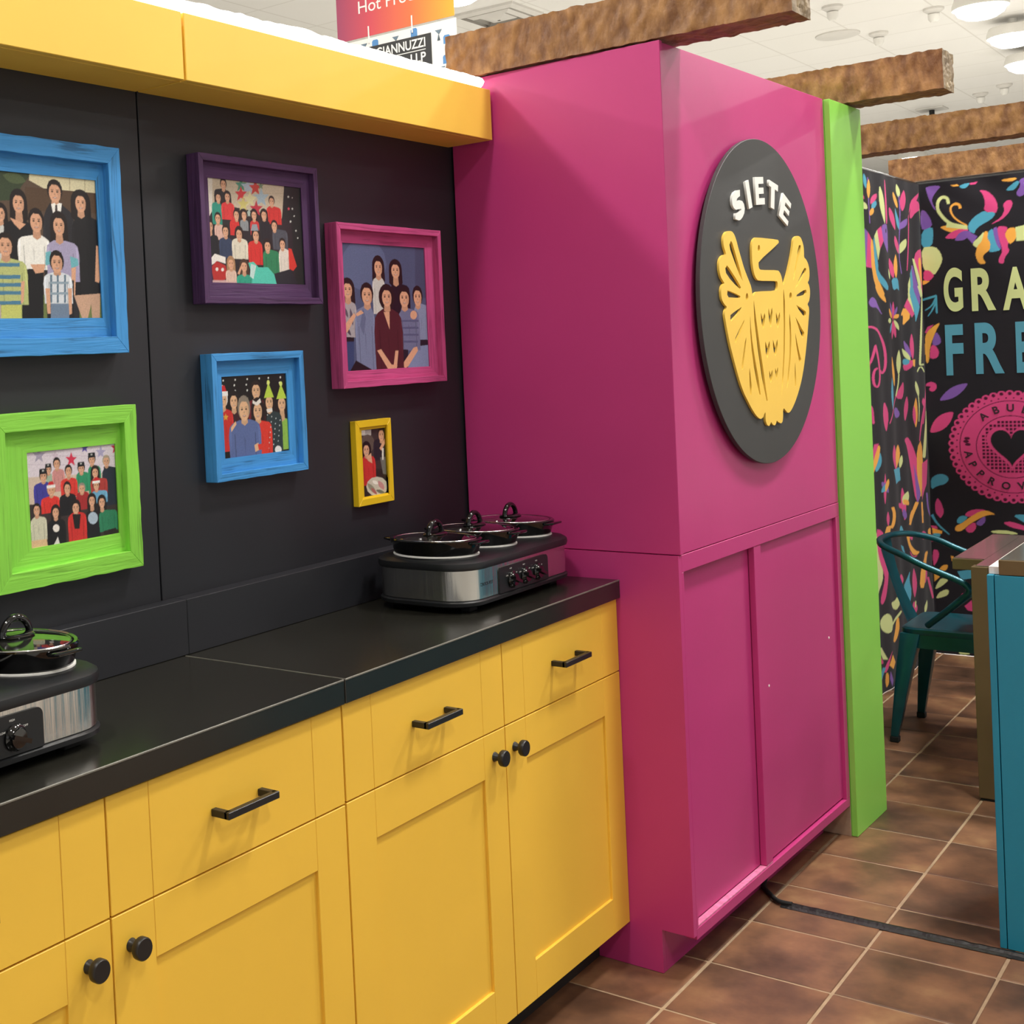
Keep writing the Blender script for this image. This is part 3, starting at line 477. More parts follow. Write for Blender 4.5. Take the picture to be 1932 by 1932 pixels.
BIRD_HOLES = [[(-2517,1612),(-2432,1562),(-2253,1304),(-1936,817),(-1788,534),(-1995,691),(-2326,1055),(-2589,1364),(-2633,1502)],[(-2858,946),(-2729,888),(-2453,718),(-2152,529),(-1946,372),(-2011,327),(-2345,438),(-2693,591),(-2946,743),(-2978,864)],[(2702,1683),(2841,1678),(2795,1521),(2604,1320),(2344,983),(2109,612),(2261,981),(2467,1335),(2605,1573)],[(3105,1020),(3234,1003),(3175,884),(2872,721),(2513,521),(2221,391),(2344,499),(2647,717),(2893,898)],[(-439,1480),(-461,1422),(-507,1385),(-559,1384),(-597,1418),(-607,1474),(-585,1532),(-539,1569),(-487,1571),(-449,1537)],[(-2896,282),(-2715,264),(-2349,205),(-2007,136),(-2038,94),(-2361,92),(-2837,100),(-2924,170)],[(-1454,123),(-1477,61),(-1526,23),(-1580,22),(-1621,60),(-1631,121),(-1607,183),(-1559,221),(-1504,222),(-1464,184)],[(-1945,-154),(-2191,-320),(-2527,-462),(-2737,-543),(-2781,-461),(-2755,-369),(-2454,-278)],[(-1790,-492),(-1898,-632),(-2142,-878),(-2375,-1040),(-2466,-1145),(-2539,-1078),(-2475,-976),(-2183,-754)],[(-1715,-968),(-1765,-1176),(-1912,-1526),(-2038,-1834),(-2126,-1842),(-2120,-1686),(-1983,-1421),(-1842,-1133)],[(-1573,-1808),(-1521,-1999),(-1470,-2295),(-1497,-2546),(-1598,-2552),(-1610,-2310),(-1604,-1996)],[(-1375,-385),(-1351,-680),(-1284,-1102),(-1119,-1655),(-943,-2127),(-821,-2579),(-907,-2586),(-1072,-2270),(-1247,-1798),(-1365,-1331),(-1414,-847)],[(-1070,47),(-957,-429),(-756,-1197),(-547,-1929),(-320,-2776),(-407,-2772),(-686,-2137),(-925,-1278),(-1082,-534)],[(3160,365),(3184,285),(3042,203),(2675,171),(2297,159),(2355,210),(2689,292),(2959,347)],[(1927,173),(1901,109),(1845,70),(1783,70),(1737,108),(1724,171),(1751,235),(1806,274),(1869,275),(1915,236)],[(2268,-96),(2636,-175),(3051,-290),(3061,-381),(2966,-450),(2743,-380),(2435,-220)],[(2151,-445),(2391,-605),(2661,-812),(2848,-906),(2816,-1008),(2717,-1069),(2547,-947),(2319,-673)],[(2086,-907),(2198,-1168),(2355,-1488),(2494,-1696),(2453,-1775),(2324,-1759),(2221,-1530),(2115,-1212)],[(1970,-1760),(1996,-2087),(1998,-2470),(1888,-2476),(1896,-2128)],[(1674,-331),(1743,-667),(1737,-1115),(1611,-1671),(1392,-2220),(1219,-2535),(1329,-2107),(1529,-1557),(1630,-1001),(1622,-621)],[(1266,379),(1342,2),(1286,-663),(1193,-1326),(1001,-2094),(764,-2734),(873,-2200),(1063,-1434),(1168,-662),(1206,2)],[(-573,-314),(-448,-496),(-283,-315),(-249,-433),(-349,-647),(-440,-792),(-523,-645),(-579,-474)],[(8,-175),(119,-402),(294,-164),(320,-306),(217,-587),(128,-749),(42,-564),(7,-348)],[(597,-306),(709,-493),(883,-296),(898,-439),(784,-636),(679,-766),(605,-612),(576,-437)],[(-324,-1109),(-187,-1306),(-6,-1109),(13,-1256),(-105,-1469),(-220,-1600),(-319,-1442),(-341,-1270)],[(271,-1077),(407,-1308),(614,-1072),(627,-1226),(513,-1442),(396,-1565),(293,-1415),(253,-1240)],[(-109,-1934),(-19,-2078),(118,-1920),(132,-2062),(57,-2200),(-31,-2293),(-99,-2161),(-120,-2030)],[(362,-1874),(433,-1997),(569,-1859),(567,-1990),(490,-2130),(419,-2225),(362,-2092),(346,-1961)]]
CLOTH_LETTERS = {'G': (0.359,0.443,1.696,1.911),'R': (0.48,0.584,1.693,1.9),'A': (0.613,0.724,1.689,1.893),'I': (0.754,0.776,1.688,1.89),'N': (0.808,0.893,1.685,1.885),'F': (0.358,0.437,1.384,1.633),'R2': (0.488,0.61,1.387,1.635),'E': (0.661,0.729,1.387,1.631),'E2': (0.777,0.846,1.391,1.63)}
PHOTO_ART = {'pink': '4d5877@-36,-50 1143,-109 1058,1078 -109,1027;5d6a8c@520,164 487,253 408,324 300,365 185,366 86,330 21,263 2,180 33,94 107,23 211,-19 327,-25 430,9 499,77;444c68@889,-96 1143,-109 1105,424 851,426;!d9a585,231a18,1,c9c8c2,419,190,49,66,339,489,268,554;!d9a585,231a18,1,1d1820,623,208,54,63,538,791,313,586;!d9a585,231a18,1,a8a2a6,59,369,53,64,-4,149,459,733;5d5564@8,493 6,510 8,527 14,542 22,556 34,570 50,583 52,566 50,550 44,534 36,520 24,506;5d5564@77,508 72,532 71,555 73,577 78,600 87,622 101,644 106,620 107,597 105,574 100,551 90,529;4a4452@14,643 15,659 21,673 29,686 41,698 55,709 74,719 72,703 66,688 58,675 46,663 32,652;33456e@-23,732 105,734 85,1035 -43,1030;1c1a1e@-14,728 106,730 103,764 -16,762;!d9a585,231a18,0,8590ad,883,418,53,73,829,1012,470,773;20202a@877,764 1003,767 999,823 873,820;7f8db0@823,819 1013,808 997,1027 687,1014;!d9a585,231a18,0,76809f,273,408,62,77,122,357,496,1002;626b8a@221,508 249,584 217,721 178,644;d9a585@134,553 197,523 229,546 150,572;d9a585@-2,643 118,546 139,568 32,695 0,680;!d9a585,231a18,0,6d7393,716,428,61,71,632,895,511,849;555a7c@637,602 882,603 881,619 636,617;555a7c@633,657 878,660 877,676 632,673;555a7c@635,712 874,716 873,732 634,728;555a7c@638,767 864,772 863,788 636,783;20202a@639,839 735,841 723,1016 626,1012;d9a585@848,820 804,827 654,958 688,991 726,976 858,852;d9a585@637,862 672,879 677,982 629,980;d9a585@866,563 859,581 842,594 820,599 799,594 784,581 780,563 787,545 803,532 825,527 847,532 862,545;!d9a585,231a18,2,4e2228,504,422,61,74,339,679,519,1052;d9a585@458,538 529,539 521,679;d9a585@362,839 409,829 523,953 594,963 579,998 485,994;d9a585@578,845 616,846 587,979 545,977;1b1518@44,988 116,908 289,983 285,1044 41,1033','blue_l': '5c4a3c@-130,17 1094,-119 1030,1075 -181,1058;39452f@-130,17 535,-57 540,23 475,109 436,201 -143,265;53603f@359,41 378,66 400,82 424,90 450,91 479,85 511,70 492,45 470,29 446,20 419,19 391,26;dcd3ae@538,-17 1030,-18 1023,105 624,104 529,59;b6a987@806,-5 812,-5 806,115 800,115;b6a987@914,-6 920,-7 914,110 908,110;55402f@501,106 1023,105 1016,246 493,267;6d7a45@-170,835 1044,820 1030,1075 -181,1058;!d9a585,231a18,0,26242a,121,227,39,64,23,222,312,1011;!d9a585,231a18,1,b8a9a0,229,338,37,61,144,308,408,1011;!d9a585,231a18,1,cfd0cc,330,297,33,52,277,360,358,716;!d9a585,231a18,0,2a282c,699,124,44,69,600,833,209,1015;efece4@670,208 693,197 704,210 727,195 744,198 720,341 692,343;3a2c2c@698,211 711,210 711,305 698,324 691,306;!d9a585,231a18,3,1e1c1e,876,183,40,65,801,1020,268,831;c9a288@796,827 986,811 971,1008 918,1008 915,887 880,1007 852,1007;d9a585@973,474 1005,482 1001,679 980,736 952,727;!d9a585,231a18,1,1d1b1e,452,217,39,66,344,546,332,669;d9a585@392,318 493,356 452,394 419,360;!d9a585,231a18,0,f0eee6,563,333,43,72,431,650,429,657;1a191b@456,655 596,650 577,1014 437,1013;d9a585@509,622 611,618 595,673 541,683;!d9a585,231a18,1,a79fbd,715,350,41,69,619,848,454,733;6fb2bb@615,537 651,526 642,617 610,627;6fb2bb@782,557 837,573 839,619 787,639;d9a585@787,639 820,629 805,823 782,823;1d1c20@628,726 801,722 786,1016 613,1015;!d9a585,231a18,0,b9c07c,353,505,46,70,290,489,591,894;4e7f9b@297,621 440,615 439,640 295,645;4e7f9b@293,699 441,695 439,721 291,725;4e7f9b@290,751 442,748 441,773 289,776;4e7f9b@287,803 444,801 443,826 286,828;4e7f9b@284,869 441,867 439,891 283,892;c5c96f@308,895 439,894 433,1013 302,1012;d9a585@443,739 467,734 453,872 435,889;!d9a585,231a18,0,d8dde2,688,606,41,68,590,790,674,883;5f7688@638,689 652,689 642,879 629,879;5f7688@684,688 697,688 687,879 674,879;5f7688@734,687 747,686 737,878 724,879;8fa2b0@632,735 763,732 763,748 631,751;8fa2b0@628,807 760,805 759,822 627,823;72849a@633,884 760,883 753,1016 626,1015;d9a585@602,780 632,780 629,952 607,952;d9a585@756,778 784,777 775,952 756,961','green': 'd8cdd6@-30,-135 1184,-19 1111,1302 -95,1081;c9bac8@-40,42 1173,174 1173,181 -40,49;c9bac8@-45,131 1168,270 1168,277 -45,137;cdb9a6@-52,264 1164,342 1144,703 -66,529;3a2f2e@-66,529 1147,655 1111,1302 -95,1081;a39aae@157,-21 171,36 220,44 180,77 190,136 151,98 109,127 125,71 89,30 137,33;cbb8c6@324,30 332,65 362,70 338,90 344,125 320,103 294,120 304,86 282,61 311,63;d0304e@495,62 509,116 555,123 517,153 526,208 489,173 449,199 465,148 431,109 477,112;5a4fa3@647,-23 657,16 692,21 663,44 670,85 642,59 612,79 624,40 598,12 633,14;a7a0c0@825,30 838,78 880,85 845,112 854,161 820,130 783,153 797,107 765,72 808,75;cf2c55@1000,0 1012,48 1056,55 1020,83 1029,133 994,101 956,125 971,78 938,43 982,45;!d9a585,1d1d20,4,9db49c,243,215,28,47,212,282,255,402;!d9a585,231a18,0,c98a86,334,169,33,54,278,414,221,449;!d9a585,1d1d20,4,2c8a63,717,166,35,56,665,814,227,525;!d9a585,a89a86,0,252b38,879,201,36,53,820,1017,259,667;!d9a585,1d1d20,4,2f8d64,595,245,34,53,533,679,281,484;!d9a585,231a18,0,d33a33,455,257,33,55,362,547,327,521;!d9a585,1d1d20,4,3f3c93,187,276,35,59,79,271,337,562;!d9a585,231a18,1,a63a35,747,304,35,53,688,882,368,532;!d9a585,c8a070,5,d5352f,261,428,35,54,148,346,488,652;!d9a585,231a18,0,1d1b1f,433,433,34,60,341,526,485,703;!d9a585,8b8378,0,a02c2e,590,454,34,49,522,668,484,669;!d9a585,231a18,5,6aa3c4,752,440,33,49,684,875,497,626;!d9a585,231a18,0,c9c6ae,101,604,34,56,29,200,673,914;!d9a585,231a18,1,1a191b,296,655,35,57,199,398,724,1013;!d9a585,231a18,1,1c1b20,694,591,35,56,615,776,685,1011;!d9a585,231a18,1,2f7b58,805,624,35,57,763,979,711,935;!d9a585,231a18,1,c8322f,513,641,38,63,420,626,689,994;201c1d@473,699 564,712 543,861 489,852;a9b9c9@752,782 743,813 721,833 693,838 666,825 647,798 641,765 650,734 672,714 700,709 727,722 747,749;d9b58c@28,901 189,906 200,1021 67,1021 22,1001;d9d4cf@242,1006 306,903 325,986 277,1012;e8e0d8@328,820 323,840 309,852 291,854 274,846 262,830 258,809 264,790 278,778 295,775 313,783 325,800;2b1f1f@808,927 949,914 995,1029 816,999','purple': 'c3b39c@-35,-31 1104,-161 1037,1078 -93,1095;d8d0c4@-36,-6 72,-18 50,421 -59,429;b4a48c@71,100 840,22 840,27 70,105;b4a48c@68,159 837,85 837,90 67,164;1f2422@812,-11 1066,-19 1016,1078 685,1083 718,638 777,278;2b2528@12,390 98,249 629,308 872,360 887,1026 -21,1044;4c8a72@355,-19 368,28 412,25 376,61 385,110 349,85 311,117 325,66 293,38 337,31;a9b4c4@429,-27 445,31 501,28 455,73 467,134 422,102 374,142 392,79 352,44 407,35;c0392f@503,-18 518,35 569,32 527,73 538,128 497,100 453,137 470,79 432,47 483,39;6f7f62@559,2 566,28 590,26 571,46 576,72 556,58 535,76 543,48 525,33 549,29;c9343a@350,63 364,113 411,111 372,148 382,200 345,173 304,207 319,153 285,123 331,116;9fb2bd@561,55 579,119 642,116 590,166 603,233 554,198 500,242 520,172 474,132 536,123;cfc79a@441,93 458,151 513,149 467,193 479,254 435,223 387,262 405,199 364,163 419,155;c9bd72@368,160 381,207 426,206 389,241 398,290 363,265 325,296 339,246 306,216 350,210;b63040@502,183 517,236 568,234 526,274 537,330 496,301 452,336 469,279 431,246 482,239;a8b7ae@423,263 432,297 464,296 438,321 445,356 419,337 392,360 402,324 379,303 410,299;8a9c90@555,261 561,284 583,283 565,300 570,323 552,311 534,326 541,302 525,288 546,285;c9cac4@851,103 854,114 864,113 856,121 858,132 850,126 841,133 844,122 837,116 847,114;c9cac4@890,218 892,228 901,227 894,234 896,244 889,239 881,245 884,235 877,229 886,228;c9cac4@863,345 866,355 876,355 868,363 870,373 862,368 853,375 856,363 849,357 859,356;c9cac4@919,433 921,442 930,442 923,449 925,458 917,453 910,459 912,449 906,443 915,442;c9cac4@906,291 908,299 916,299 910,305 911,313 905,309 898,314 901,306 895,301 903,300;d0485a@850,216 853,229 866,229 856,238 858,251 848,245 837,253 842,239 832,232 845,230;c9cac4@935,506 937,514 945,514 939,520 940,528 934,524 927,529 930,520 924,515 932,514;c9cac4@895,115 897,121 903,121 898,125 899,131 895,128 890,132 891,126 887,122 893,121;!d9a585,2a1d19,0,26262a,174,68,27,50,79,217,109,296;!d9a585,2a1d19,1,2f8f7c,118,196,25,41,50,148,236,443;!d9a585,2a1d19,1,d23a3a,208,180,26,42,143,274,231,393;!d9a585,2a1d19,0,c8342f,665,181,27,44,604,765,228,401;!d9a585,2a1d19,0,cf3431,290,343,26,47,220,315,388,534;!d9a585,2a1d19,1,8a8f92,368,337,26,43,325,408,380,484;!d9a585,2a1d19,1,c43a38,471,329,27,44,426,520,381,521;!d9a585,2a1d19,1,222126,576,321,29,45,526,636,364,558;!d9a585,2a1d19,0,d8b0a2,104,387,27,47,66,164,441,585;!d9a585,2a1d19,0,4c4f58,681,419,30,48,655,823,446,646;!d9a585,2a1d19,0,1f1f24,26,464,26,49,0,101,538,724;!d9a585,2a1d19,0,34405a,174,501,29,49,104,238,560,752;!d9a585,2a1d19,1,d9d2bf,308,522,31,56,229,394,560,754;!d9a585,2a1d19,1,2f7d55,598,618,33,53,544,723,651,881;!d9a585,2a1d19,0,d9cfc4,760,591,30,50,714,838,631,886;!d9a585,2a1d19,1,d0332e,480,524,32,57,393,544,573,800;8f98a0@430,479 448,418 495,414 511,474;cf3a30@823,624 858,631 909,800 866,846 822,830;24262c@657,880 837,829 910,971 670,995;e8e2da@-4,784 57,714 161,743 158,803 80,781 3,834;b5302c@15,842 71,781 157,820 179,921 114,974 35,959;e8e0d8@85,856 83,865 78,871 70,874 63,872 59,866 57,857 60,849 65,842 72,840 79,842 84,848;e8e0d8@140,859 138,867 132,873 125,876 118,874 113,868 112,860 114,851 120,845 127,842 134,844 139,850;c9a3a0@-17,960 277,952 272,1038 -21,1044;!d9a585,a8805c,1,d8b9a8,212,801,29,51,155,263,860,971;!d9a585,4a3527,1,2f9a80,343,821,32,50,261,437,899,1045;53c3ae@387,785 443,774 492,824 592,821 656,889 688,1030 401,1036 426,914;bfd9d4@414,793 469,808 434,939 398,914;d9a585@271,892 311,814 320,831 293,900','blue_s': '15120f@-95,-130 1175,-78 1096,1206 -164,1063;d5d7d0@60,4 53,15 42,14 37,2 44,-9 55,-8;d5d7d0@69,69 63,80 51,79 46,67 53,56 64,57;d5d7d0@52,132 46,144 35,143 30,131 36,120 47,120;d5d7d0@61,197 55,209 44,208 39,196 45,185 56,185;d5d7d0@230,3 224,15 212,14 207,2 214,-9 225,-9;d5d7d0@239,69 233,80 222,80 217,68 223,56 234,57;d5d7d0@222,133 216,145 205,144 200,132 206,121 217,121;d5d7d0@232,199 225,210 214,210 209,198 215,186 227,187;d5d7d0@404,3 398,15 386,14 381,2 387,-10 399,-9;d5d7d0@414,69 407,81 395,80 390,68 397,57 408,57;d5d7d0@396,134 390,146 378,145 373,133 379,122 391,122;d5d7d0@406,201 399,212 387,212 382,200 389,188 401,189;d5d7d0@582,3 575,15 563,14 558,2 565,-10 576,-9;d5d7d0@591,70 585,82 573,81 567,69 574,57 586,58;d5d7d0@574,136 567,147 555,147 550,134 557,123 568,123;d5d7d0@583,203 577,214 565,214 560,201 566,190 578,190;d5d7d0@719,3 713,14 701,14 695,2 702,-10 714,-10;d5d7d0@729,70 722,82 710,81 705,69 712,57 724,58;d5d7d0@711,136 705,148 692,148 687,135 694,123 706,124;d5d7d0@721,204 714,216 702,215 697,203 704,191 716,192;d5d7d0@904,2 897,14 884,14 879,1 886,-11 898,-10;d5d7d0@914,71 907,83 894,82 889,70 896,58 908,58;d5d7d0@895,138 889,150 876,149 871,136 878,125 890,125;d5d7d0@905,206 899,218 886,217 881,205 888,193 900,194;!e0b48c,2a1c17,0,6e1f26,523,213,65,94,391,645,317,599;!e0b48c,1f1613,1,3a1c20,192,318,55,89,104,267,437,761;!e0b48c,231914,6,8fbb4d,903,392,62,93,813,1043,577,958;!e0b48c,231914,6,2a3a3c,712,364,59,92,653,898,474,1040;!e0b48c,d8d2cc,5,c9302b,40,292,57,96,-38,178,402,897;!e0b48c,211613,1,d83a2c,534,456,68,113,451,738,579,1021;!e0b48c,8a7f70,0,5a6b9c,334,428,76,133,98,570,551,1074;e6e2da@466,320 515,351 577,307 591,356 529,394 463,361;d8a03a@70,450 79,481 110,485 85,503 91,535 67,515 40,531 50,500 27,478 58,479;c9d3d2@685,516 678,525 669,521 670,509 680,507;c9d3d2@748,542 741,551 732,547 732,535 742,532;c9d3d2@811,568 804,577 795,573 796,561 806,558;c9d3d2@875,594 868,603 859,599 859,587 869,585;c9d3d2@737,604 730,613 721,609 722,597 732,595;c9d3d2@800,631 794,639 784,635 785,624 795,621;c9d3d2@864,657 857,666 848,662 848,650 858,647;c9d3d2@726,667 720,675 710,671 711,659 721,657;c9d3d2@789,693 783,702 773,697 774,686 784,683;c9d3d2@853,720 846,729 837,724 837,713 848,710;c9d3d2@716,729 709,737 700,733 700,722 710,719;c9d3d2@779,755 772,764 763,760 763,748 773,746;c9d3d2@842,782 836,791 826,787 827,775 837,772;c9d3d2@705,791 698,799 689,795 690,784 699,781;c9d3d2@768,818 761,826 752,822 752,810 762,808;c9d3d2@831,845 825,853 815,849 816,837 826,835;c9d3d2@694,853 688,861 678,857 679,845 689,843;c9d3d2@757,880 751,888 741,884 742,872 752,870;c9d3d2@820,907 814,916 804,911 805,900 815,897;c9d3d2@684,915 677,923 668,919 668,907 678,905;e6e2da@663,445 751,437 757,480 678,488;e0b48c@459,858 520,836 540,921 471,942;d83a2c@510,856 673,851 687,915 523,926;e0b48c@133,623 202,554 217,589 138,677;e8e8e2@869,954 860,977 840,993 813,997 787,987 769,968 764,944 772,921 792,905 819,901 845,910 863,930','yellow': '3a3230@-166,-90 1286,-28 1135,1131 -308,1029;b8b3ae@21,0 446,19 433,118 9,98;e3ded6@90,-13 224,-7 211,91 77,85;5d5048@554,240 509,305 404,348 267,358 135,334 44,281 17,214 60,150 164,107 300,95 433,119 526,172;2a2422@15,575 1058,636 1002,1071 -39,999;!d9a585,231a18,0,22222c,821,128,111,91,496,1046,176,483;d9a585@728,316 980,160 1029,213 792,353;6a6a68@734,450 1036,449 1010,717 818,689;d9d5cf@820,320 889,324 867,491 807,487;!d9a585,1f1715,2,c5332f,227,315,117,90,17,554,401,819;d9a585@214,422 401,365 428,516 274,474;c9c2b0@979,884 914,951 756,993 548,998 347,965 206,904 161,831 224,765 378,723 584,717 788,748 933,809;8f8d78@212,785 219,822 245,855 286,884 343,911 416,934 508,953 501,916 475,883 433,853 376,827 303,804;c48a88@622,777 612,809 622,838 648,864 692,887 753,907 834,925 845,893 835,864 808,838 764,815 703,795;efe9dd@396,763 411,785 435,801 468,814 509,823 557,827 616,827 601,805 576,789 543,776 502,767 454,763;6f7262@514,904 558,929 609,948 666,962 729,972 798,978 874,978 829,953 778,934 720,919 658,909 589,904;a8625f@338,859 347,884 367,907 398,927 438,944 489,960 551,973 543,948 522,925 491,905 451,887 400,872'}
# ------------------------------------------------------------------ setting: floor, ceiling, wall
T = 0.302
TX, TY = 0.125, -0.595
floor = MB().box(-2.6, 8.6, -3.42, 0.5, -0.06, -0.0028).make('floor', M_GROUT)
floor['kind'] = 'structure'
tv = MB().box(-T / 2 + 0.0028, T / 2 - 0.0028, -T / 2 + 0.0028, T / 2 - 0.0028, -0.01, 0.0)
t0 = None
rng = random.Random(3)
for i in range(-7, 14):
    for j in range(-7, 2):
        x = TX + (i + 0.5) * T; y = TY + (j + 0.5) * T
        if y > -0.02 or (y > -0.25 and x < 2.2): continue
        if t0 is None:
            t = tv.make('tile', M_TILE, floor, bevel=0.003, seg=1); t0 = t
        else:
            t = t0.copy(); COL.objects.link(t); t.parent = floor
        t.location = (x + rng.uniform(-.0008, .0008), y + rng.uniform(-.0008, .0008), rng.uniform(-.0012, 0.0))
        t.rotation_euler = (rng.uniform(-.002, .002), rng.uniform(-.002, .002), rng.choice((0, 1, 2, 3)) * PI / 2 + rng.uniform(-.003, .003))
far = MB()
for i in range(-9, 28):
    for j in range(-10, 1):
        if -7 <= i < 14 and j >= -7: continue
        x = TX + (i + 0.5) * T; y = TY + (j + 0.5) * T
        far.box(x - T / 2 + .0035, x + T / 2 - .0035, y - T / 2 + .0035, y + T / 2 - .0035, -0.01, -0.001)
ft = far.make('tile_field', M_TILE, floor); ft['kind'] = 'stuff'

hall = MB().box(-30, 60, -40, 45, -0.12, -0.061).make('floor_hall', paint('hall_concrete', 'bab7b0', 0.6, var=0.08, scale=1.0)); hall['kind'] = 'structure'
ceil = MB().box(-16, 70, -20, 50, CEIL, CEIL + 0.1).make('ceiling', M_CEIL); ceil['kind'] = 'structure'

wall = MB().box(-3.3, 1.3, 0.02, 0.06, 0, 2.317).make('wall_back', M_DARK); wall['kind'] = 'structure'
for x0, x1 in ((-3.3, -2.446), (-2.442, -1.2275), (-1.2235, 0.03)):
    MB().box(x0, x1, 0.0, 0.0185, 0.0, 2.316).make('panel', M_DARK, wall, bevel=0.0012, seg=1)
for n, (x0, x1, yf) in enumerate(((-1.1925, -0.004, -0.0405), (-3.2, -1.193, -0.040))):
    o = MB().box(x0, x1, yf, -0.0005, 1.0055, 1.121).make('trim_%d' % (n + 1), M_DARK, bevel=0.001, seg=1); o['kind'] = 'structure'

# ------------------------------------------------------------------ yellow valance
for x0, x1, lab in ((-1.2225, -0.001, 'yellow box valance meeting the magenta cabinet, right of the seam'), (-3.2, -1.2295, 'yellow box valance running out of frame at left of the seam')):
    t = thing('valance_box', lab, 'valance', ((x0 + x1) / 2, 0, 2.181), group='yellow valance boxes')
    h = (x1 - x0) / 2
    MB().box(-h, h, -0.14, -0.122, 0, 0.136).make('front_board', M_YELV, t, bevel=0.0012, seg=1)
    MB().box(-h, h, -0.1215, -0.001, 0, 0.018).make('bottom_board', M_YELV, t, bevel=0.001, seg=1)
    MB().box(-h, h, -0.1215, -0.001, 0.1, 0.118).make('top_board', M_YELV, t, bevel=0.001, seg=1)
# glowing white garland lying along the top of the valance
pts = []
loops = []
n = 420
for k in range(n):
    x = -3.1 + (3.1 - 0.02) * k / (n - 1)
    a = noise.noise(Vector((x * 17, 1.3, 0))); b2 = noise.noise(Vector((x * 43, 4.1, 0)))
    rz = 0.017 + 0.003 * a + 0.002 * b2
    if -0.86 < x < -0.74: rz += 0.006 * math.sin((x + 0.86) / 0.12 * PI)
    l = []
    for q in range(12):
        an = 2 * PI * q / 12
        wob = 1 + 0.14 * noise.noise(Vector((x * 30, math.cos(an) * 2, math.sin(an) * 2)))
        l.append((x, -0.106 + 0.026 * math.cos(an) * wob, 0.042 + rz * math.sin(an) * wob))
    loops.append(l)
o = MB().loft(loops).make('light_garland', M_LED, None, smooth=True, loc=(0, 0, 2.296))
tag(o, 'glowing white crumpled light garland along the top of the yellow valance', 'light garland')

# ------------------------------------------------------------------ yellow base cabinets
def base_cabinet(x0, x1, knob_right, label, dz=0.0):
    wd = x1 - x0
    t = thing('base_cabinet', label, 'cabinet', (x0, 0, 0), group='yellow base cabinets under the black worktop')
    MB().box(0.002, wd - 0.002, -0.421, -0.006, 0.113, 0.957).make('body', M_YEL, t)
    MB().box(0.002, wd - 0.002, -0.352, -0.006, 0.0, 0.1125).make('toe_kick', M_TOE, t)
    g = 0.0016
    yf, yb = -0.441, -0.4215
    zt, zs, zb = 0.955 + dz, 0.768 + dz, 0.113 + dz
    st = 0.094
    # drawer front: middle board with a stile at each end
    d = MB().box(st + 0.0004, wd - st - 0.0004, yf, yb, zs + g, zt).make('drawer', M_YEL, t, bevel=0.0009, seg=1)
    for a, b in ((g, st - 0.0004), (wd - st + 0.0004, wd - g)):
        MB().box(a, b, yf, yb, zs + g, zt).make('stile', M_YEL, d, bevel=0.0009, seg=1)
    cx = wd * 0.5 - 0.002; hz = 0.862 + dz
    hb = MB()
    for s in (-1, 1): hb.box(cx + s * 0.061 - 0.006, cx + s * 0.061 + 0.006, -0.476, yf, hz - 0.0062, hz + 0.0062)
    hb.box(cx - 0.067, cx + 0.067, -0.481, -0.4695, hz - 0.0062, hz + 0.0062)
    tag(hb.make('handle', M_BLACK, d, bevel=0.001, seg=1), 'black bar handle')
    # shaker door
    d = MB().box(st - 0.004, wd - st + 0.004, yf + 0.0065, yb, zb + 0.086, zs - 0.092).make('door', M_YEL, t)
    for a, b in ((g, st), (wd - st, wd - g)):
        MB().box(a, b, yf, yb, zb, zs - g).make('stile', M_YEL, d, bevel=0.0009, seg=1)
    for a, b in ((zb, zb + 0.09), (zs - 0.096, zs - g)):
        MB().box(st + 0.0003, wd - st - 0.0003, yf, yb, a, b).make('rail', M_YEL, d, bevel=0.0009, seg=1)
    kx = wd - 0.05 if knob_right else 0.04
    kb = MB().lathe([(0.011, 0), (0.010, 0.003), (0.0075, 0.008), (0.0075, 0.015), (0.0165, 0.017), (0.018, 0.019), (0.018, 0.028), (0.0165, 0.030), (0.0, 0.030)], 26, '-y', (kx, yf, 0.712 + dz))
    tag(kb.make('knob', M_BLACK, d, smooth=True), 'round black knob')
base_cabinet(-0.602, -0.003, False, 'yellow shaker base cabinet against the magenta side, nearest the right end')
base_cabinet(-1.207, -0.6025, True, 'yellow shaker base cabinet left of the one against the magenta side')
base_cabinet(-1.823, -1.209, False, 'yellow shaker base cabinet just left of the worktop seam', -0.002)
base_cabinet(-2.437, -1.8235, True, 'yellow shaker base cabinet cut off by the left edge of the picture', -0.002)

# ------------------------------------------------------------------ black worktops
for x0, x1, lab in ((-1.2075, -0.0035, 'black laminate worktop carrying the slow cooker in the corner'), (-2.44, -1.2105, 'black laminate worktop at left, carrying the cut-off slow cooker')):
    t = thing('worktop', lab, 'worktop', (x0, 0, 0.958), group='black worktops')
    L = x1 - x0
    MB().box(0, L, -0.452, -0.0008, 0, 0.047).make('slab', M_BLACKTOP, t, bevel=0.0018)
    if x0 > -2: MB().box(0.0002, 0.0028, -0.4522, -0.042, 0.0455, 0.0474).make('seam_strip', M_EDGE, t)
    MB().box(0.001, L - 0.001, -0.4527, -0.4495, 0.0440, 0.04735).make('edge_highlight', M_EDGE, t, bevel=0.0006, seg=1)  # pale strip paints in the front edge's bright highlight, along with wear
WT = 1.005

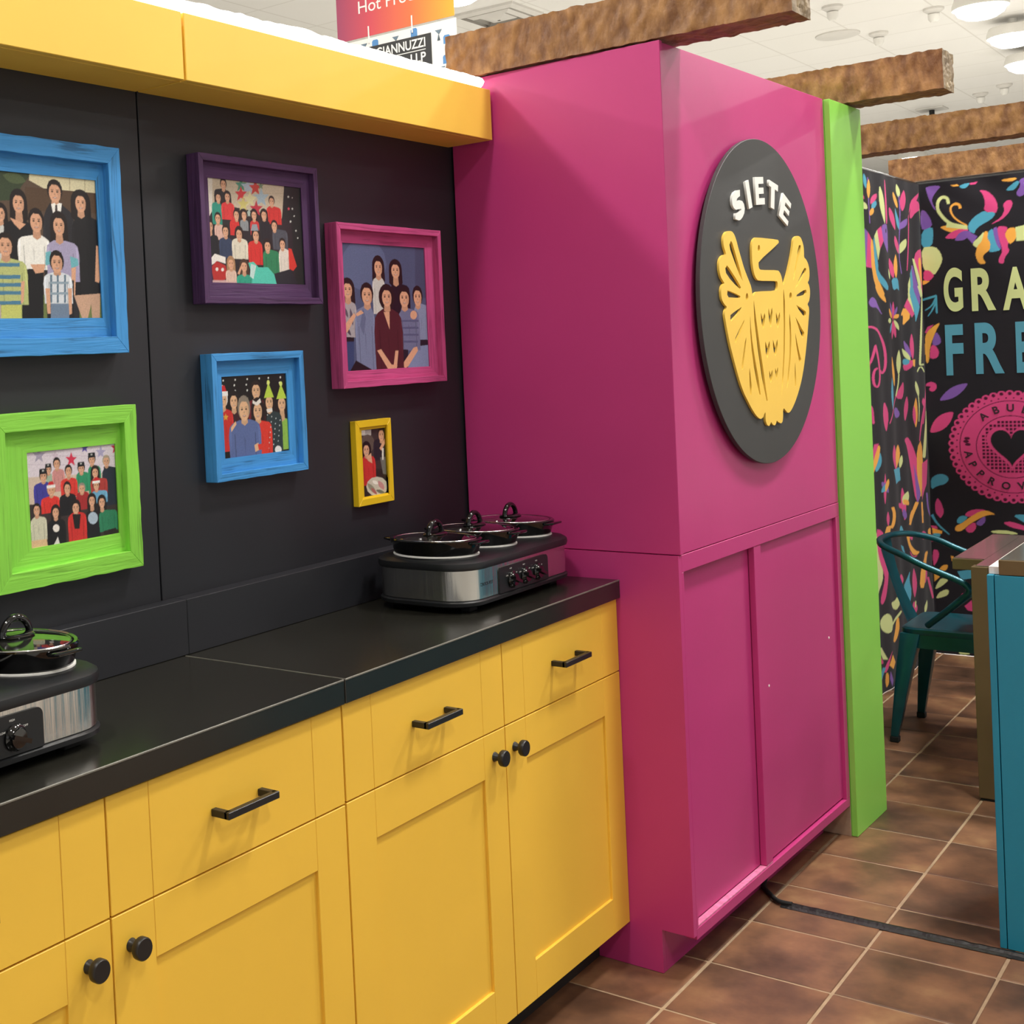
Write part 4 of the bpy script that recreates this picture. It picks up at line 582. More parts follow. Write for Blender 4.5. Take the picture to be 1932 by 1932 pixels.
# ------------------------------------------------------------------ magenta tall cabinet
PR = math.radians(-1.3)
pk = thing('tall_cabinet', 'tall magenta cabinet with sliding doors below and the round sign above', 'cabinet', (0, -0.611, 0), PR)
side = MB().box(0, 0.016, -0.004, 0.605, 1.0765, 2.359).make('side_panel', M_PINK, pk, bevel=0.0015)
MB().box(0.0185, 1.2195, 0.001, 0.018, 1.0765, 2.357).make('front_panel', M_PINK, pk, bevel=0.001, seg=1)
MB().box(0.02, 1.218, 0.03, 0.585, 0.135, 2.35).make('body', M_PINK, pk)
pr = [(0.0, 0.112), (0.605, 0.112)]
lo = MB()
out = [(-0.0, 1.0745), (-0.0, 0.112), (0.084, 0.112), (0.084, 0.0), (0.6, 0.0), (0.6, 1.0745)]
lo.add([(-0.007, y, z) for y, z in out] + [(0.012, y, z) for y, z in out], [[5, 4, 3, 2, 1, 0], [6, 7, 8, 9, 10, 11]] + [[i, (i + 1) % 6, 6 + (i + 1) % 6, 6 + i] for i in range(6)])
lo.make('lower_side', M_PINK, pk)
MB().box(0.0125, 1.2195, 0.0, 0.02, 1.031, 1.0745).make('top_rail', M_PINK, pk, bevel=0.001, seg=1)
MB().box(0.0125, 1.2195, 0.0, 0.03, 0.1, 0.128).make('bottom_rail', M_PINK, pk, bevel=0.001, seg=1)
MB().box(0.0135, 0.545, 0.0015, 0.0185, 0.1285, 0.133).make('worn_track', M_PINKE, pk)
MB().box(0.0125, 0.024, 0.0, 0.02, 0.1285, 1.0305).make('stile', M_PINK, pk, bevel=0.001, seg=1)
MB().box(1.186, 1.2195, 0.0, 0.02, 0.1285, 1.0305).make('stile', M_PINK, pk, bevel=0.001, seg=1)
MB().box(0.0245, 0.53, 0.02, 0.0285, 0.1335, 1.0305).make('sliding_door', M_PINK, pk)
d2 = MB().box(0.547, 1.1855, 0.0105, 0.0185, 0.134, 1.0305).make('sliding_door', M_PINK, pk)
MB().box(0.497, 0.5465, 0.0015, 0.0185, 0.134, 1.0305).make('door_edge', M_PINK, d2, bevel=0.001, seg=1)
MB().box(0.0125, 1.21, 0.084, 0.1, 0.0, 0.0995).make('toe_kick', M_PINK, pk)
for sx_, sz_ in ((0.592, 0.62), (1.11, 0.66)): MB().lathe([(0.004, 0), (0.004, .001), (0, .0015)], 10, '-y', (sx_, 0.0105, sz_)).make('screw', M_WHITE, d2)

gp = thing('green_panel', 'tall bright green end panel beside the magenta cabinet', 'panel', (0, -0.611, 0), PR)
MB().box(1.2245, 1.534, -0.018, 0.0, 0.0, 2.355).make('face_board', M_GREEN, gp, bevel=0.001, seg=1)
MB().box(1.2245, 1.534, 0.0005, 0.40, 0.0, 2.354).make('core', M_GREEN, gp)
MB().box(1.2205, 1.224, 0.001, 0.40, 0.0, 0.099).make('raw_edge', M_RAWW, gp)

# ------------------------------------------------------------------ round sign
sx, sz = 0.597, 1.711
sg = thing('round_sign', 'round charcoal sign with raised white letters and yellow bird emblem', 'sign', Vector((0, -0.611, 0)) + Matrix.Rotation(PR, 3, 'Z') @ Vector((sx, 0, sz)), PR)
UP = Matrix(((1, 0, 0, 0), (0, 0, -1, 0), (0, 1, 0, 0), (0, 0, 0, 1)))      # xy outline -> xz plane, front towards -y
MB().lathe([(0.0, 0.010), (0.454, 0.010), (0.455, 0.011), (0.455, 0.021), (0.454, 0.022), (0.0, 0.022)], 120, '-y').make('disc', M_SIGN, sg, smooth=True)
MB().lathe([(0.0, 0.0), (0.36, 0.0), (0.36, 0.0099), (0.0, 0.0099)], 40, '-y').make('standoff', M_TOE, sg, smooth=True)
for k, p in SIGN_LETTERS.items():
    q = [(a / 1e4, b / 1e4) for a, b in p]
    flat_shape('letter', [q], M_WHITE, sg, 0.006, xf=Matrix.Translation((0, -0.0223 - 0.003, 0)) @ UP)
def chaikin(p):
    o = []
    for i in range(len(p)):
        a = p[i]; b = p[(i + 1) % len(p)]
        o += [(a[0] * .78 + b[0] * .22, a[1] * .78 + b[1] * .22), (a[0] * .22 + b[0] * .78, a[1] * .22 + b[1] * .78)]
    return o
bo = chaikin([(a / 1e4, b / 1e4) for a, b in BIRD_OUTLINE])
bh = [[(a / 1e4, b / 1e4) for a, b in h] for h in BIRD_HOLES]
flat_shape('bird_emblem', [bo] + bh, M_SIGNY, sg, 0.006, xf=Matrix.Translation((0, -0.0223 - 0.003, 0)) @ UP)

# ------------------------------------------------------------------ picture frames
M_FB = grain('blue_timber', '4290cf', 0.5, 1.12)
M_FP = grain('purple_timber', '4d3157', 0.6, 1.2)
M_FK = grain('pink_timber', 'b8487c', 0.62, 1.2)
M_FG = grain('lime_timber', '86cd47', 0.62, 1.1, strength=0.5)
M_FY = paint('yellow_frame_paint', 'e9c01c', 0.4, var=0.04)
def board(L, w, zb, zo, zi, jit, seed):
    """mitred board: X length, Y inwards 0..w, Z depth; zo/zi = front height at outer/inner edge"""
    rr = random.Random(seed); n = 14; v = []; f = []
    for k in range(n + 1):
        s = k / n; jo = rr.uniform(-jit, jit) if 0 < k < n else 0; ji = rr.uniform(-jit, jit) * .5 if 0 < k < n else 0
        xo = L * s; xi = w + (L - 2 * w) * s
        v += [(xo, 0, zb), (xi, w, zb), (xi, w + ji, zi), (xo, jo, zo)]
    for k in range(n):
        a = k * 4; b = a + 4
        for q in range(4): f.append([a + q, a + (q + 1) % 4, b + (q + 1) % 4, b + q])
    f += [[3, 2, 1, 0], [n * 4 + i for i in range(4)]]
    return v, f
def ring(name, mat, t, x0, x1, z0, z1, w, zb, zo, zi, jit, seed):
    for k, (ox, oz, ang, L) in enumerate(((x0, z0, 0, x1 - x0), (x1, z0, PI / 2, z1 - z0), (x1, z1, PI, x1 - x0), (x0, z1, 1.5 * PI, z1 - z0))):
        v, f = board(L, w, zb, zo, zi, jit, seed + k)
        m = MB(); m.v = v; m.f = f
        o = m.make(name, mat, t, bevel=0.0007, seg=1)
        c, s = math.cos(ang), math.sin(ang)
        o.matrix_basis = Matrix(((c, -s, 0, ox), (0, 0, -1, 0), (s, c, 0, oz), (0, 0, 0, 1)))

def person(cv, a):
    skin, hair, style, shirt = a[:4]; style = int(style)
    hx, hy, ra, rb, x0, x1, yt, yb = map(float, a[4:])
    w = x1 - x0; h = yb - yt; mx = (x0 + x1) / 2
    ra *= 1.16; rb *= 1.1; hy -= rb * 0.06
    sk = np.array(lin(skin)); sh = np.array(lin(shirt)); ha = np.array(lin(hair))
    if style in (1, 3, 6):
        k = 1.25 if style != 3 else 1.5
        cv.ell(hx, hy - .12 * rb, ra * k, rb * 1.15, ha)
        cv.poly([(hx - ra * k, hy - .1 * rb), (hx + ra * k, hy - .1 * rb), (hx + ra * k * 1.05, hy + 1.5 * rb), (hx + ra * .7, hy + 1.95 * rb), (hx - ra * .7, hy + 1.95 * rb), (hx - ra * k * 1.05, hy + 1.5 * rb)], ha)
    if style == 2: cv.ell(hx, hy + .05 * rb, ra * 1.35, rb * 1.3, ha)
    cv.poly([(hx - w * .16, yt - .01 * h), (hx + w * .16, yt - .01 * h), (mx + w * .36, yt + .05 * h), (x1 - w * .04, yt + .13 * h), (x1, yt + .34 * h), (x1 - w * .02, yb), (x0 + w * .02, yb), (x0, yt + .34 * h), (x0 + w * .04, yt + .13 * h), (mx - w * .36, yt + .05 * h)], sh)
    for s in (-1, 1):
        xa = mx + s * w * .30
        cv.poly([(xa, yt + .3 * h), (xa + s * w * .03, yt + .3 * h), (xa + s * w * .02, yb), (xa - s * w * .01, yb)], sh * .62)
        cv.poly([(mx + s * w * .40, yt + .12 * h), (mx + s * w * .47, yt + .2 * h), (mx + s * w * .46, yt + .7 * h), (mx + s * w * .42, yt + .5 * h)], np.minimum(1, sh * 1.25))
    cv.poly([(mx - w * .05, yt + .35 * h), (mx + w * .02, yt + .45 * h), (mx - w * .02, yt + .8 * h)], sh * .8)
    cv.poly([(hx - .42 * ra, hy + .4 * rb), (hx + .42 * ra, hy + .4 * rb), (hx + .55 * ra, max(yt, hy + rb) + .12 * rb), (hx, max(yt, hy + rb) + .35 * rb), (hx - .55 * ra, max(yt, hy + rb) + .12 * rb)], sk * .8)
    cv.ell(hx, hy - .1 * rb, ra * 1.05, rb * 1.02, ha)
    cv.ell(hx, hy + .12 * rb, ra * .8, rb * .86, sk)
    cv.poly([(hx - ra * .8, hy - .25 * rb), (hx - ra * .35, hy - .62 * rb), (hx + ra * .4, hy - .58 * rb), (hx + ra * .8, hy - .2 * rb), (hx + ra * .75, hy - .9 * rb), (hx - ra * .75, hy - .9 * rb)], ha)
    cv.ell(hx + ra * .55, hy + .2 * rb, ra * .22, rb * .55, sk * .85, 10)
    for s in (-1, 1):
        cv.ell(hx + s * .34 * ra, hy + .02 * rb, ra * .16, rb * .07, (0.02, 0.015, 0.012), 8)
        cv.ell(hx + s * .34 * ra, hy - .14 * rb, ra * .2, rb * .035, ha * .8, 8)
    cv.ell(hx, hy + .26 * rb, ra * .12, rb * .1, sk * .72, 8)
    cv.ell(hx, hy + .56 * rb, ra * .32, rb * .085, sk * (.62, .4, .38), 10)
    cv.ell(hx, hy + .55 * rb, ra * .24, rb * .04, (0.6, 0.55, 0.5), 10)
    if style == 4:
        cv.poly([(hx - ra, hy - .45 * rb), (hx - ra * .9, hy - rb * 1.1), (hx + ra * .9, hy - rb * 1.1), (hx + ra, hy - .45 * rb), (hx + ra * 1.1, hy - .3 * rb), (hx - ra * .9, hy - .3 * rb)], ha)
        cv.ell(hx, hy - .8 * rb, ra * .3, rb * .15, (.5, .5, .48), 8)
    if style == 5:
        cv.poly([(hx - ra, hy - .55 * rb), (hx - ra * .4, hy - 1.5 * rb), (hx + ra * .5, hy - 1.5 * rb), (hx + ra, hy - .55 * rb)], lin('c8262b'))
        cv.poly([(hx - ra * 1.1, hy - .85 * rb), (hx + ra * 1.1, hy - .85 * rb), (hx + ra * 1.1, hy - .35 * rb), (hx - ra * 1.1, hy - .35 * rb)], lin('eceae6'))
    if style == 6:
        cv.poly([(hx - ra * 1.1, hy - .5 * rb), (hx, hy - 2.3 * rb), (hx + ra * 1.1, hy - .5 * rb)], lin('b9d44a'))
        cv.ell(hx, hy - 2.3 * rb, ra * .35, rb * .3, lin('dbe77a'), 8)

def framed(name, x0, x1, z0, z1, d, rim, mat, px0, px1, pz0, pz1, art, label, jit=0.0006, rimtop=None):
    t = thing(name, label, 'picture frame', ((x0 + x1) / 2, -0.0006, z0), group='framed family photographs on the dark wall')
    cx = (x0 + x1) / 2
    a0, a1, b0, b1 = x0 - cx, x1 - cx, 0.0, z1 - z0
    sd = int(abs(x0) * 1000)
    ring('frame_board', mat, t, a0, a1, b0, b1, rim, 0, d, d, jit, sd)
    p0, p1, q0, q1 = px0 - cx, px1 - cx, pz0 - z0, pz1 - z0
    pd = d * 0.42
    # liner boards, each side its own width
    li = [(a0 + rim, b0 + rim), (a1 - rim, b0 + rim), (a1 - rim, b1 - rim), (a0 + rim, b1 - rim)]
    pi = [(p0, q0), (p1, q0), (p1, q1), (p0, q1)]
    for k in range(4):
        A, B = li[k], li[(k + 1) % 4]; C_, D_ = pi[(k + 1) % 4], pi[k]
        ang = k * PI / 2; c, s = math.cos(ang), math.sin(ang)
        loc = lambda P: ((P[0] - A[0]) * c + (P[1] - A[1]) * s, -(P[0] - A[0]) * s + (P[1] - A[1]) * c)
        base = [loc(A), loc(B), loc(C_), loc(D_)]
        zf = [pd + 0.0045, pd + 0.0045, pd + 0.003, pd + 0.003]
        m = MB().add([(x, y, 0.001) for x, y in base] + [(x, y, z) for (x, y), z in zip(base, zf)], [[3, 2, 1, 0], [4, 5, 6, 7], [0, 1, 5, 4], [1, 2, 6, 5], [2, 3, 7, 6], [3, 0, 4, 7]])
        o = m.make('liner_board', mat, t)
        o.matrix_basis = Matrix(((c, -s, 0, A[0]), (0, 0, -1, 0), (s, c, 0, A[1]), (0, 0, 0, 1)))
    W_, H_ = p1 - p0, q1 - q0
    cv = Canvas(1000, 1000, int(W_ / 0.0013), int(H_ / 0.0013), '808080', grainy=0.07)
    for it in PHOTO_ART[art].split(';'):
        if it[0] == '!': person(cv, it[1:].split(','))
        else:
            col, pts = it.split('@'); cv.poly([tuple(map(float, q.split(','))) for q in pts.split()], col)
    e = 0.004
    o = print_mesh('photograph', cv, lambda u, v: (p0 - e + (W_ + 2 * e) * u, 0 * u - pd, q1 + e - (H_ + 2 * e) * v), M_PRINT, t)
    return t
framed('picture_frame', -1.787, -1.32, 1.641, 2.051, 0.036, 0.033, M_FB, -1.735, -1.372, 1.712, 1.985, 'blue_l', 'large blue timber frame with a family outdoors photograph, at the left edge', 0.001)
framed('picture_frame', -1.084, -0.662, 1.741, 2.065, 0.036, 0.0150, M_FP, -1.037, -0.705, 1.788, 2.017, 'purple', 'dark purple box frame with a crowded holiday group photograph')
framed('picture_frame', -0.596, -0.121, 1.535, 1.941, 0.037, 0.0165, M_FK, -0.550, -0.176, 1.577, 1.894, 'pink', 'pink timber frame with a family portrait on blue, nearest the magenta cabinet')
framed('picture_frame', -1.071, -0.747, 1.353, 1.632, 0.034, 0.0165, M_FB, -1.023, -0.794, 1.401, 1.581, 'blue_s', 'small blue box frame with people in festive hats, below the purple frame')
framed('picture_frame', -1.68, -1.306, 1.208, 1.536, 0.032, 0.0345, M_FG, -1.584, -1.354, 1.280, 1.460, 'green', 'lime green timber frame with a group photograph under stars', 0.0011)
framed('picture_frame', -0.528, -0.371, 1.238, 1.451, 0.017, 0.017, M_FY, -0.494, -0.387, 1.259, 1.427, 'yellow', 'smallest frame, glossy yellow, just above the slow cooker', 0.0)

# ------------------------------------------------------------------ slow cookers
def slow_cooker(loc, label, grp):
    t = thing('slow_cooker', label, 'slow cooker', loc, 0.0, grp)
    HX, HY, RC = 0.272, 0.134, 0.075
    # base and feet
    MB().loft([rrect(HX - .012, HY - .012, RC - .012, .012), rrect(HX + .004, HY + .004, RC + .004, .018), rrect(HX + .005, HY + .005, RC + .005, .026), rrect(HX - .002, HY - .002, RC - .002, .031)]).make('base', M_PLASTIC, t, smooth=True)
    for fx in (-0.2, 0.2):
        for fy in (-0.095, 0.095):
            MB().box(fx - .018, fx + .018, fy - .012, fy + .012, 0, .0125).make('foot', M_RUB, t, bevel=0.002)
    MB().loft([rrect(HX, HY, RC, .0312), rrect(HX, HY, RC, .100)], cap0=False, cap1=False).make('steel_band', M_STEEL, t, smooth=True)
    MB().loft([rrect(HX - .001, HY - .001, RC, .0995), rrect(HX + .006, HY + .006, RC + .006, .101), rrect(HX + .008, HY + .008, RC + .008, .108), rrect(HX + .006, HY + .006, RC + .006, .117), rrect(HX - .004, HY - .004, RC - .004, .123), rrect(HX - .02, HY - .02, RC - .02, .1255), rrect(HX - .05, HY - .04, RC - .03, .127)]).make('top_rim', M_PLASTIC, t, smooth=True)
    cpn = []
    for z, ins in ((.030, 0), (.094, 0)): pass
    yf = -HY
    prof = []
    x0, x1, z0, z1, r = -0.128, 0.115, 0.030, 0.0915, 0.012
    for k in range(6):
        a = PI / 2 * k / 5; prof.append((x1 - r + r * math.cos(a), z1 - r + r * math.sin(a)))
    for k in range(6):
        a = PI / 2 + PI / 2 * k / 5; prof.append((x0 + r + r * math.cos(a), z1 - r + r * math.sin(a)))
    prof += [(x0, z0), (x1, z0)]
    cp = MB().loft([[(x, yf + .002, z) for x, z in prof], [(x, yf - .0035, z) for x, z in prof]]).make('control_panel', M_PLASTIC, t)
    for kx in (-0.069, -0.005, 0.058):
        kb = MB().lathe([(0.021, 0), (0.0205, .004), (0.016, .007), (0.0145, .012), (0.0, .0125)], 24, '-y', (kx, yf - .0036, .056))
        kb.box(kx - .0175, kx + .0175, yf - .0235, yf - .010, .0525, .0595)
        k_ = kb.make('knob', M_GLOSS, cp, smooth=True)
        k_.matrix_basis = Matrix.Translation((kx, 0, .056)) @ Matrix.Rotation(math.radians(22), 4, 'Y') @ Matrix.Translation((-kx, 0, -.056))
        for q, (txt, dx, dz) in enumerate((('OFF', .0205, .012), ('LOW', -.0235, .010), ('HIGH', -.005, .0255))):
            text_in_box('dial_lettering', txt, M_WHITE, cp, 0.010, 0.0032, Matrix.Translation((kx + dx - .004, yf - .0038, .056 + dz)) @ UP)
    text_in_box('brand_lettering', 'CROCK-POT', M_PLASTIC, t, 0.055, 0.0075, Matrix.Translation((-0.208, yf - .0004, .060)) @ UP)
    for c in (-0.183, 0.0, 0.183):
        ax, ay = 0.083, 0.107
        E = lambda r, h, n=40: [(c + ax * r * math.cos(2 * PI * k / n), ay * r * math.sin(2 * PI * k / n), h) for k in range(n)]
        tag(MB().loft([E(1.0, .1256), E(1.015, .1268), E(1.015, .1295), E(.98, .1305)], cap0=False, cap1=False).make('seat_ring', M_WHITE, t, smooth=True), 'pale ring under the crock')
        cr = MB().loft([E(.93, .128), E(.985, .1306), E(1.05, .150), E(1.08, .158), E(1.09, .164), E(1.06, .1665), E(1.0, .1655), E(.97, .159), E(.90, .152), E(.85, .10), E(.7, .075), E(.02, .072)]).make('crock', M_GLOSS, t, smooth=True)
        for s in (-1, 1):
            l0 = [(c - .032, s * ay * 1.03, .155), (c + .032, s * ay * 1.03, .155), (c + .024, s * (ay * 1.03 + .024), .157), (c - .024, s * (ay * 1.03 + .024), .157)]
            MB().loft([l0, [(x, y, z + .006) for x, y, z in l0]]).make('lug', M_GLOSS, cr, bevel=0.0025, smooth=True)
        # glass lid with a metal rim and arched handle
        H = lambda r: .1645 + .0085 * (1 - r * r)
        rs = [.95, .92, .85, .74, .57, .38, .19, .03]
        lid = MB().loft([E(r, H(r) - .0035) for r in rs[::-1]] + [E(r, H(r)) for r in rs]).make('lid', M_GLASS, t, smooth=True)
        MB().loft([E(.935, .1605), E(.958, .161), E(.96, .1652), E(.95, .1664), E(.935, .1652), E(.935, .1605)], cap0=False, cap1=False).make('lid_rim', M_STEEL, lid, smooth=True)
        hm = MB().loft([[(c + .034 * q * math.cos(2 * PI * k / 24), .026 * q * math.sin(2 * PI * k / 24), h) for k in range(24)] for q, h in ((1.0, .1725), (1.02, .1745), (.9, .1775), (.6, .179), (.05, .179))])
        arc = [(c + .029 * math.cos(a), 0, .1735 + .030 * math.sin(a)) for a in [PI * k / 14 for k in range(15)]]
        hm.tube(arc, .0062, 10)
        hm.make('handle', M_GLOSS, lid, smooth=True)
    return t
slow_cooker((-0.325, -0.222, WT), 'three-crock stainless slow cooker in the corner by the magenta cabinet', 'triple slow cookers on the worktops')
slow_cooker((-1.988, -0.228, WT), 'stainless slow cooker cut off by the left edge, under the lime frame', 'triple slow cookers on the worktops')
# ------------------------------------------------------------------ rough timber beams overhead
def beam(x0, x1, y0, y1, z0, z1, label, seed):
    t = thing('ceiling_beam', label, 'beam', (x0, y0, z0), group='rough brown beams over the booth')
    L, Wd, Hh = y1 - y0, x1 - x0, z1 - z0
    def P(a, b, c):   # unit coords -> displaced point
        p = Vector((a * Wd, b * L, c * Hh)); q = p * 1.0 + Vector((seed * 3.7, 0, 0))
        d = 0.0075 * noise.turbulence(Vector((q.x * 16, q.y * 30 + q.z * 14, q.z * 14)), 3, True) - 0.004
        cx, cy, cz = Wd / 2, L / 2, Hh / 2
        n = Vector((0, 0, 0))
        if a in (0, 1): n.x = 1 if a else -1
        if c in (0, 1): n.z = 1 if c else -1
        if b in (0, 1): n.y = 1 if b else -1
        return p + n.normalized() * d
    nx, ny, nz = 12, 110, 14
    m = MB()
    def grid(f, na, nb):
        base = len(m.v)
        for i in range(na + 1):
            for j in range(nb + 1): m.v.append(tuple(f(i / na, j / nb)))
        for i in range(na):
            for j in range(nb):
                a = base + i * (nb + 1) + j; m.f.append([a, a + 1, a + nb + 2, a + nb + 1])
    grid(lambda u, v: P(0, u, v), ny, nz); grid(lambda u, v: P(1, u, v), ny, nz)
    grid(lambda u, v: P(v, u, 0), ny, nx); grid(lambda u, v: P(v, u, 1), ny, nx)
    o = obj('timber', m.v, m.f, M_BEAM, t)
    bm = bmesh.new(); bm.from_mesh(o.data); bmesh.ops.remove_doubles(bm, verts=bm.verts, dist=1e-5); bmesh.ops.recalc_face_normals(bm, faces=bm.faces)
    for f in bm.faces: f.smooth = True
    for e in bm.edges:
        if len(e.link_faces) == 2 and e.calc_face_angle(0) > 0.9: e.smooth = False
    bm.to_mesh(o.data); bm.free()
    for e in (0, 1):
        m = MB(); grid(lambda u, v: P(u, e, v), nx, nz)
        m.make('end_face', M_BEAMEND if e == 0 else M_BEAM, t)
BZ0, BZ1 = 2.3625, 2.487
beam(-0.004, 0.138, -0.935, -0.006, BZ0, BZ1, 'rough brown beam resting over the near corner of the magenta cabinet', 1)
beam(1.402, 1.547, -0.945, -0.05, BZ0, BZ1, 'rough brown beam resting on the green end panel', 2)
beam(2.763, 2.912, -1.15, -0.16, BZ0, BZ1, 'rough brown beam third from the camera, in front of the cloth corner', 3)
beam(4.11, 4.26, -1.6, -0.10, BZ0, BZ1, 'farthest rough brown beam, above the cloth with lettering', 4)
# pipe frame that carries the cloths and the far beams
pf = thing('pipe_frame', 'slim dark pipe frame carrying the printed cloths', 'frame', (4.06, -0.24, 0))
MB().tube([(-2.4, 0.02, 2.346), (0.06, 0.02, 2.346)], 0.0145, 10).make('rail', M_BLACK, pf, smooth=True)
MB().tube([(0.06, 0.02, 2.346), (0.06, -1.9, 2.346)], 0.0145, 10).make('rail', M_BLACK, pf, smooth=True)
for x, y in ((0.06, 0.02), (-2.4, 0.02), (0.06, -1.9)):
    MB().tube([(x, y, 0.0), (x, y, 2.345)], 0.017, 10).make('upright', M_BLACK, pf, smooth=True)

# ------------------------------------------------------------------ printed cloths
PAL = {'P': 'd0487f', 'O': 'e8a649', 'B': '4f9db8', 'V': '7d58a6', 'L': 'cbd592', 'K': '1f1d21'}
def parse(s):
    for it in s.split(';'):
        p = [tuple(map(float, q.split(','))) for q in it[1:].split()]
        yield it[0], chaikin(p) if len(p) > 4 else p
CT = 2.335
# cloth along the side
x0, x1 = 1.72, 3.999
cv = Canvas((x1 - x0) * 1000, CT * 1000, 380, 640, '232126')
left = list(parse(CURTAIN_LEFT_ART))
for c, p in left: cv.poly([(a - x0 * 1000, CT * 1000 - z) for a, z in p], PAL[c])
for c, p in left:
    q = [(5900 - a - x0 * 1000, CT * 1000 - z) for a, z in p]
    if max(a for a, _ in q) < 2960 - x0 * 1000: cv.poly(q, PAL[c])
t = thing('printed_cloth', 'dark cloth printed with colourful birds and leaves, along the side beside the green panel', 'cloth', (0, 0, 0), group='dark printed cloth walls')
def side_surf(u, v):
    x = x0 + (x1 - x0) * u; z = CT * (1 - v)
    amp = 0.004 + 0.004 * np.clip((u - 0.9) / 0.1, 0, 1)
    y = -0.262 + amp * np.sin(x * 11 + 0.6 * np.sin(z * 2.0)) + 0.003 * np.sin(x * 31 + z)
    return x, y, z * 0.999 + 0.0015
print_mesh('fabric', cv, side_surf, M_CLOTH, t)
# cloth across the end, with lettering and the round seal
d0, d1 = 0.262, 1.86
cv = Canvas((d1 - d0) * 1000, CT * 1000, 470, 680, '232126')
right = list(parse(CURTAIN_RIGHT_ART))
tf = lambda p, s=0: [(a + s - d0 * 1000, CT * 1000 - z) for a, z in p]
for c, p in right: cv.poly(tf(p), PAL[c])
for c, p in right:
    if min(a for a, _ in p) + 700 > 960 and max(z for _, z in p) < 2200: cv.poly(tf(p, 700), PAL[c])
pk_, dk_ = lin('d0487f'), lin('4a1730')
sc_, sz_ = (0.628 - d0) * 1000, (CT - 1.032) * 1000
NL = 46
for k in range(NL):
    a = 2 * PI * (k + .5) / NL; cv.ell(sc_ + 254 * math.cos(a), sz_ - 254 * math.sin(a), 19, 19, pk_, 14)
cv.ell(sc_, sz_, 254, 254, pk_, 90)
for k in range(NL):
    a = 2 * PI * (k + .5) / NL; cv.ell(sc_ + 257 * math.cos(a), sz_ - 257 * math.sin(a), 8.5, 8.5, dk_, 9)
    a = 2 * PI * k / NL; cv.ell(sc_ + 236 * math.cos(a), sz_ - 236 * math.sin(a), 4, 4, dk_, 7)
for r in (224, 152):
    cv.ell(sc_, sz_, r, r, dk_, 90); cv.ell(sc_, sz_, r - 3.6, r - 3.6, pk_, 90)
for i in range(-8, 9):
    for j in range(-8, 9):
        x, y = i * 17.0, j * 17.0
        if x * x + y * y < 136 ** 2: cv.poly([(sc_ + x - 5.6, sz_ + y - 5.6), (sc_ + x + 5.6, sz_ + y - 5.6), (sc_ + x + 5.6, sz_ + y + 5.6), (sc_ + x - 5.6, sz_ + y + 5.6)], dk_)
def heart(s):
    return [(sc_ + s * 16 * math.sin(a) ** 3, sz_ - 8 - s * 1.12 * (13 * math.cos(a) - 5 * math.cos(2 * a) - 2 * math.cos(3 * a) - math.cos(4 * a))) for a in [2 * PI * k / 60 for k in range(60)]]
cv.poly(heart(6.6), pk_); cv.poly(heart(5.5), lin('232126'))
for a in (172, 8):
    a = math.radians(a); bx, by = sc_ + 190 * math.cos(a), sz_ - 190 * math.sin(a)
    for o in (-1, 0, 1): cv.ell(bx + 8 * o * math.sin(a) - 6 * (o == 0) * math.cos(a) * -1, by + 15 * o, 13, 7.5, dk_, 10)
t = thing('printed_cloth', 'dark cloth across the end with pale lettering and a pink round seal', 'cloth', (0, 0, 0), group='dark printed cloth walls')
def end_surf(u, v):
    d = d0 + (d1 - d0) * u; z = CT * (1 - v)
    x = 4.0 + 0.004 * np.exp(-((d - 0.262) / 0.05)) * np.sin(z * 9) + 0.006 * np.exp(-((CT - z) / 0.08)) * np.sin(d * 26 + z * 30)
    return x, -d, z * 0.999 + 0.0015
print_mesh('fabric', cv, end_surf, M_CLOTH, t)
M_LIME = paint('print_lime', 'cbd592', 0.85, var=0.03); M_BLU = paint('print_blue', '4f93aa', 0.85, var=0.03); M_MAR = paint('print_dark', '3c1a2a', 0.85, var=0.03)
END = Matrix(((0, 0, -1, 0), (-1, 0, 0, 0), (0, 1, 0, 0), (0, 0, 0, 1)))     # text plane -> facing -x
for k, (a, b, za, zb) in CLOTH_LETTERS.items():
    mt = M_LIME if zb > 1.7 else M_BLU
    text_in_box('lettering', k[0], mt, t, b - a, zb - za, Matrix.Translation((3.9975, -a, za)) @ END, offset=0.035 if k[0] not in 'I' else 0.0)
def arc_text(txt, angs, up_out):
    for ch, an in zip(txt, angs):
        me, v = text_mesh(ch, 0.03); mn, mx = v.min(0), v.max(0)
        s = 0.036 / (mx[1] - mn[1]); a = math.radians(an)
        rot = a - PI / 2 if up_out else a + PI / 2
        c = Matrix.Translation((-(mn[0] + mx[0]) / 2, -(mn[1] + mx[1]) / 2, 0))
        P = Matrix.Translation((3.9974, -0.628, 1.032)) @ END @ Matrix.Translation((0.189 * math.cos(a), 0.189 * math.sin(a), 0)) @ Matrix.Rotation(rot, 4, 'Z') @ Matrix.Scale(s, 4) @ c
        me.transform(P); me.materials.clear(); me.materials.append(M_MAR)
        o = bpy.data.objects.new('seal_lettering', me); COL.objects.link(o); o.parent = t
arc_text('ABUELA', (128, 109, 90, 71, 52, 33), True)
arc_text('APPROVED', (191, 207, 224, 242, 261, 281, 300, 318), False)

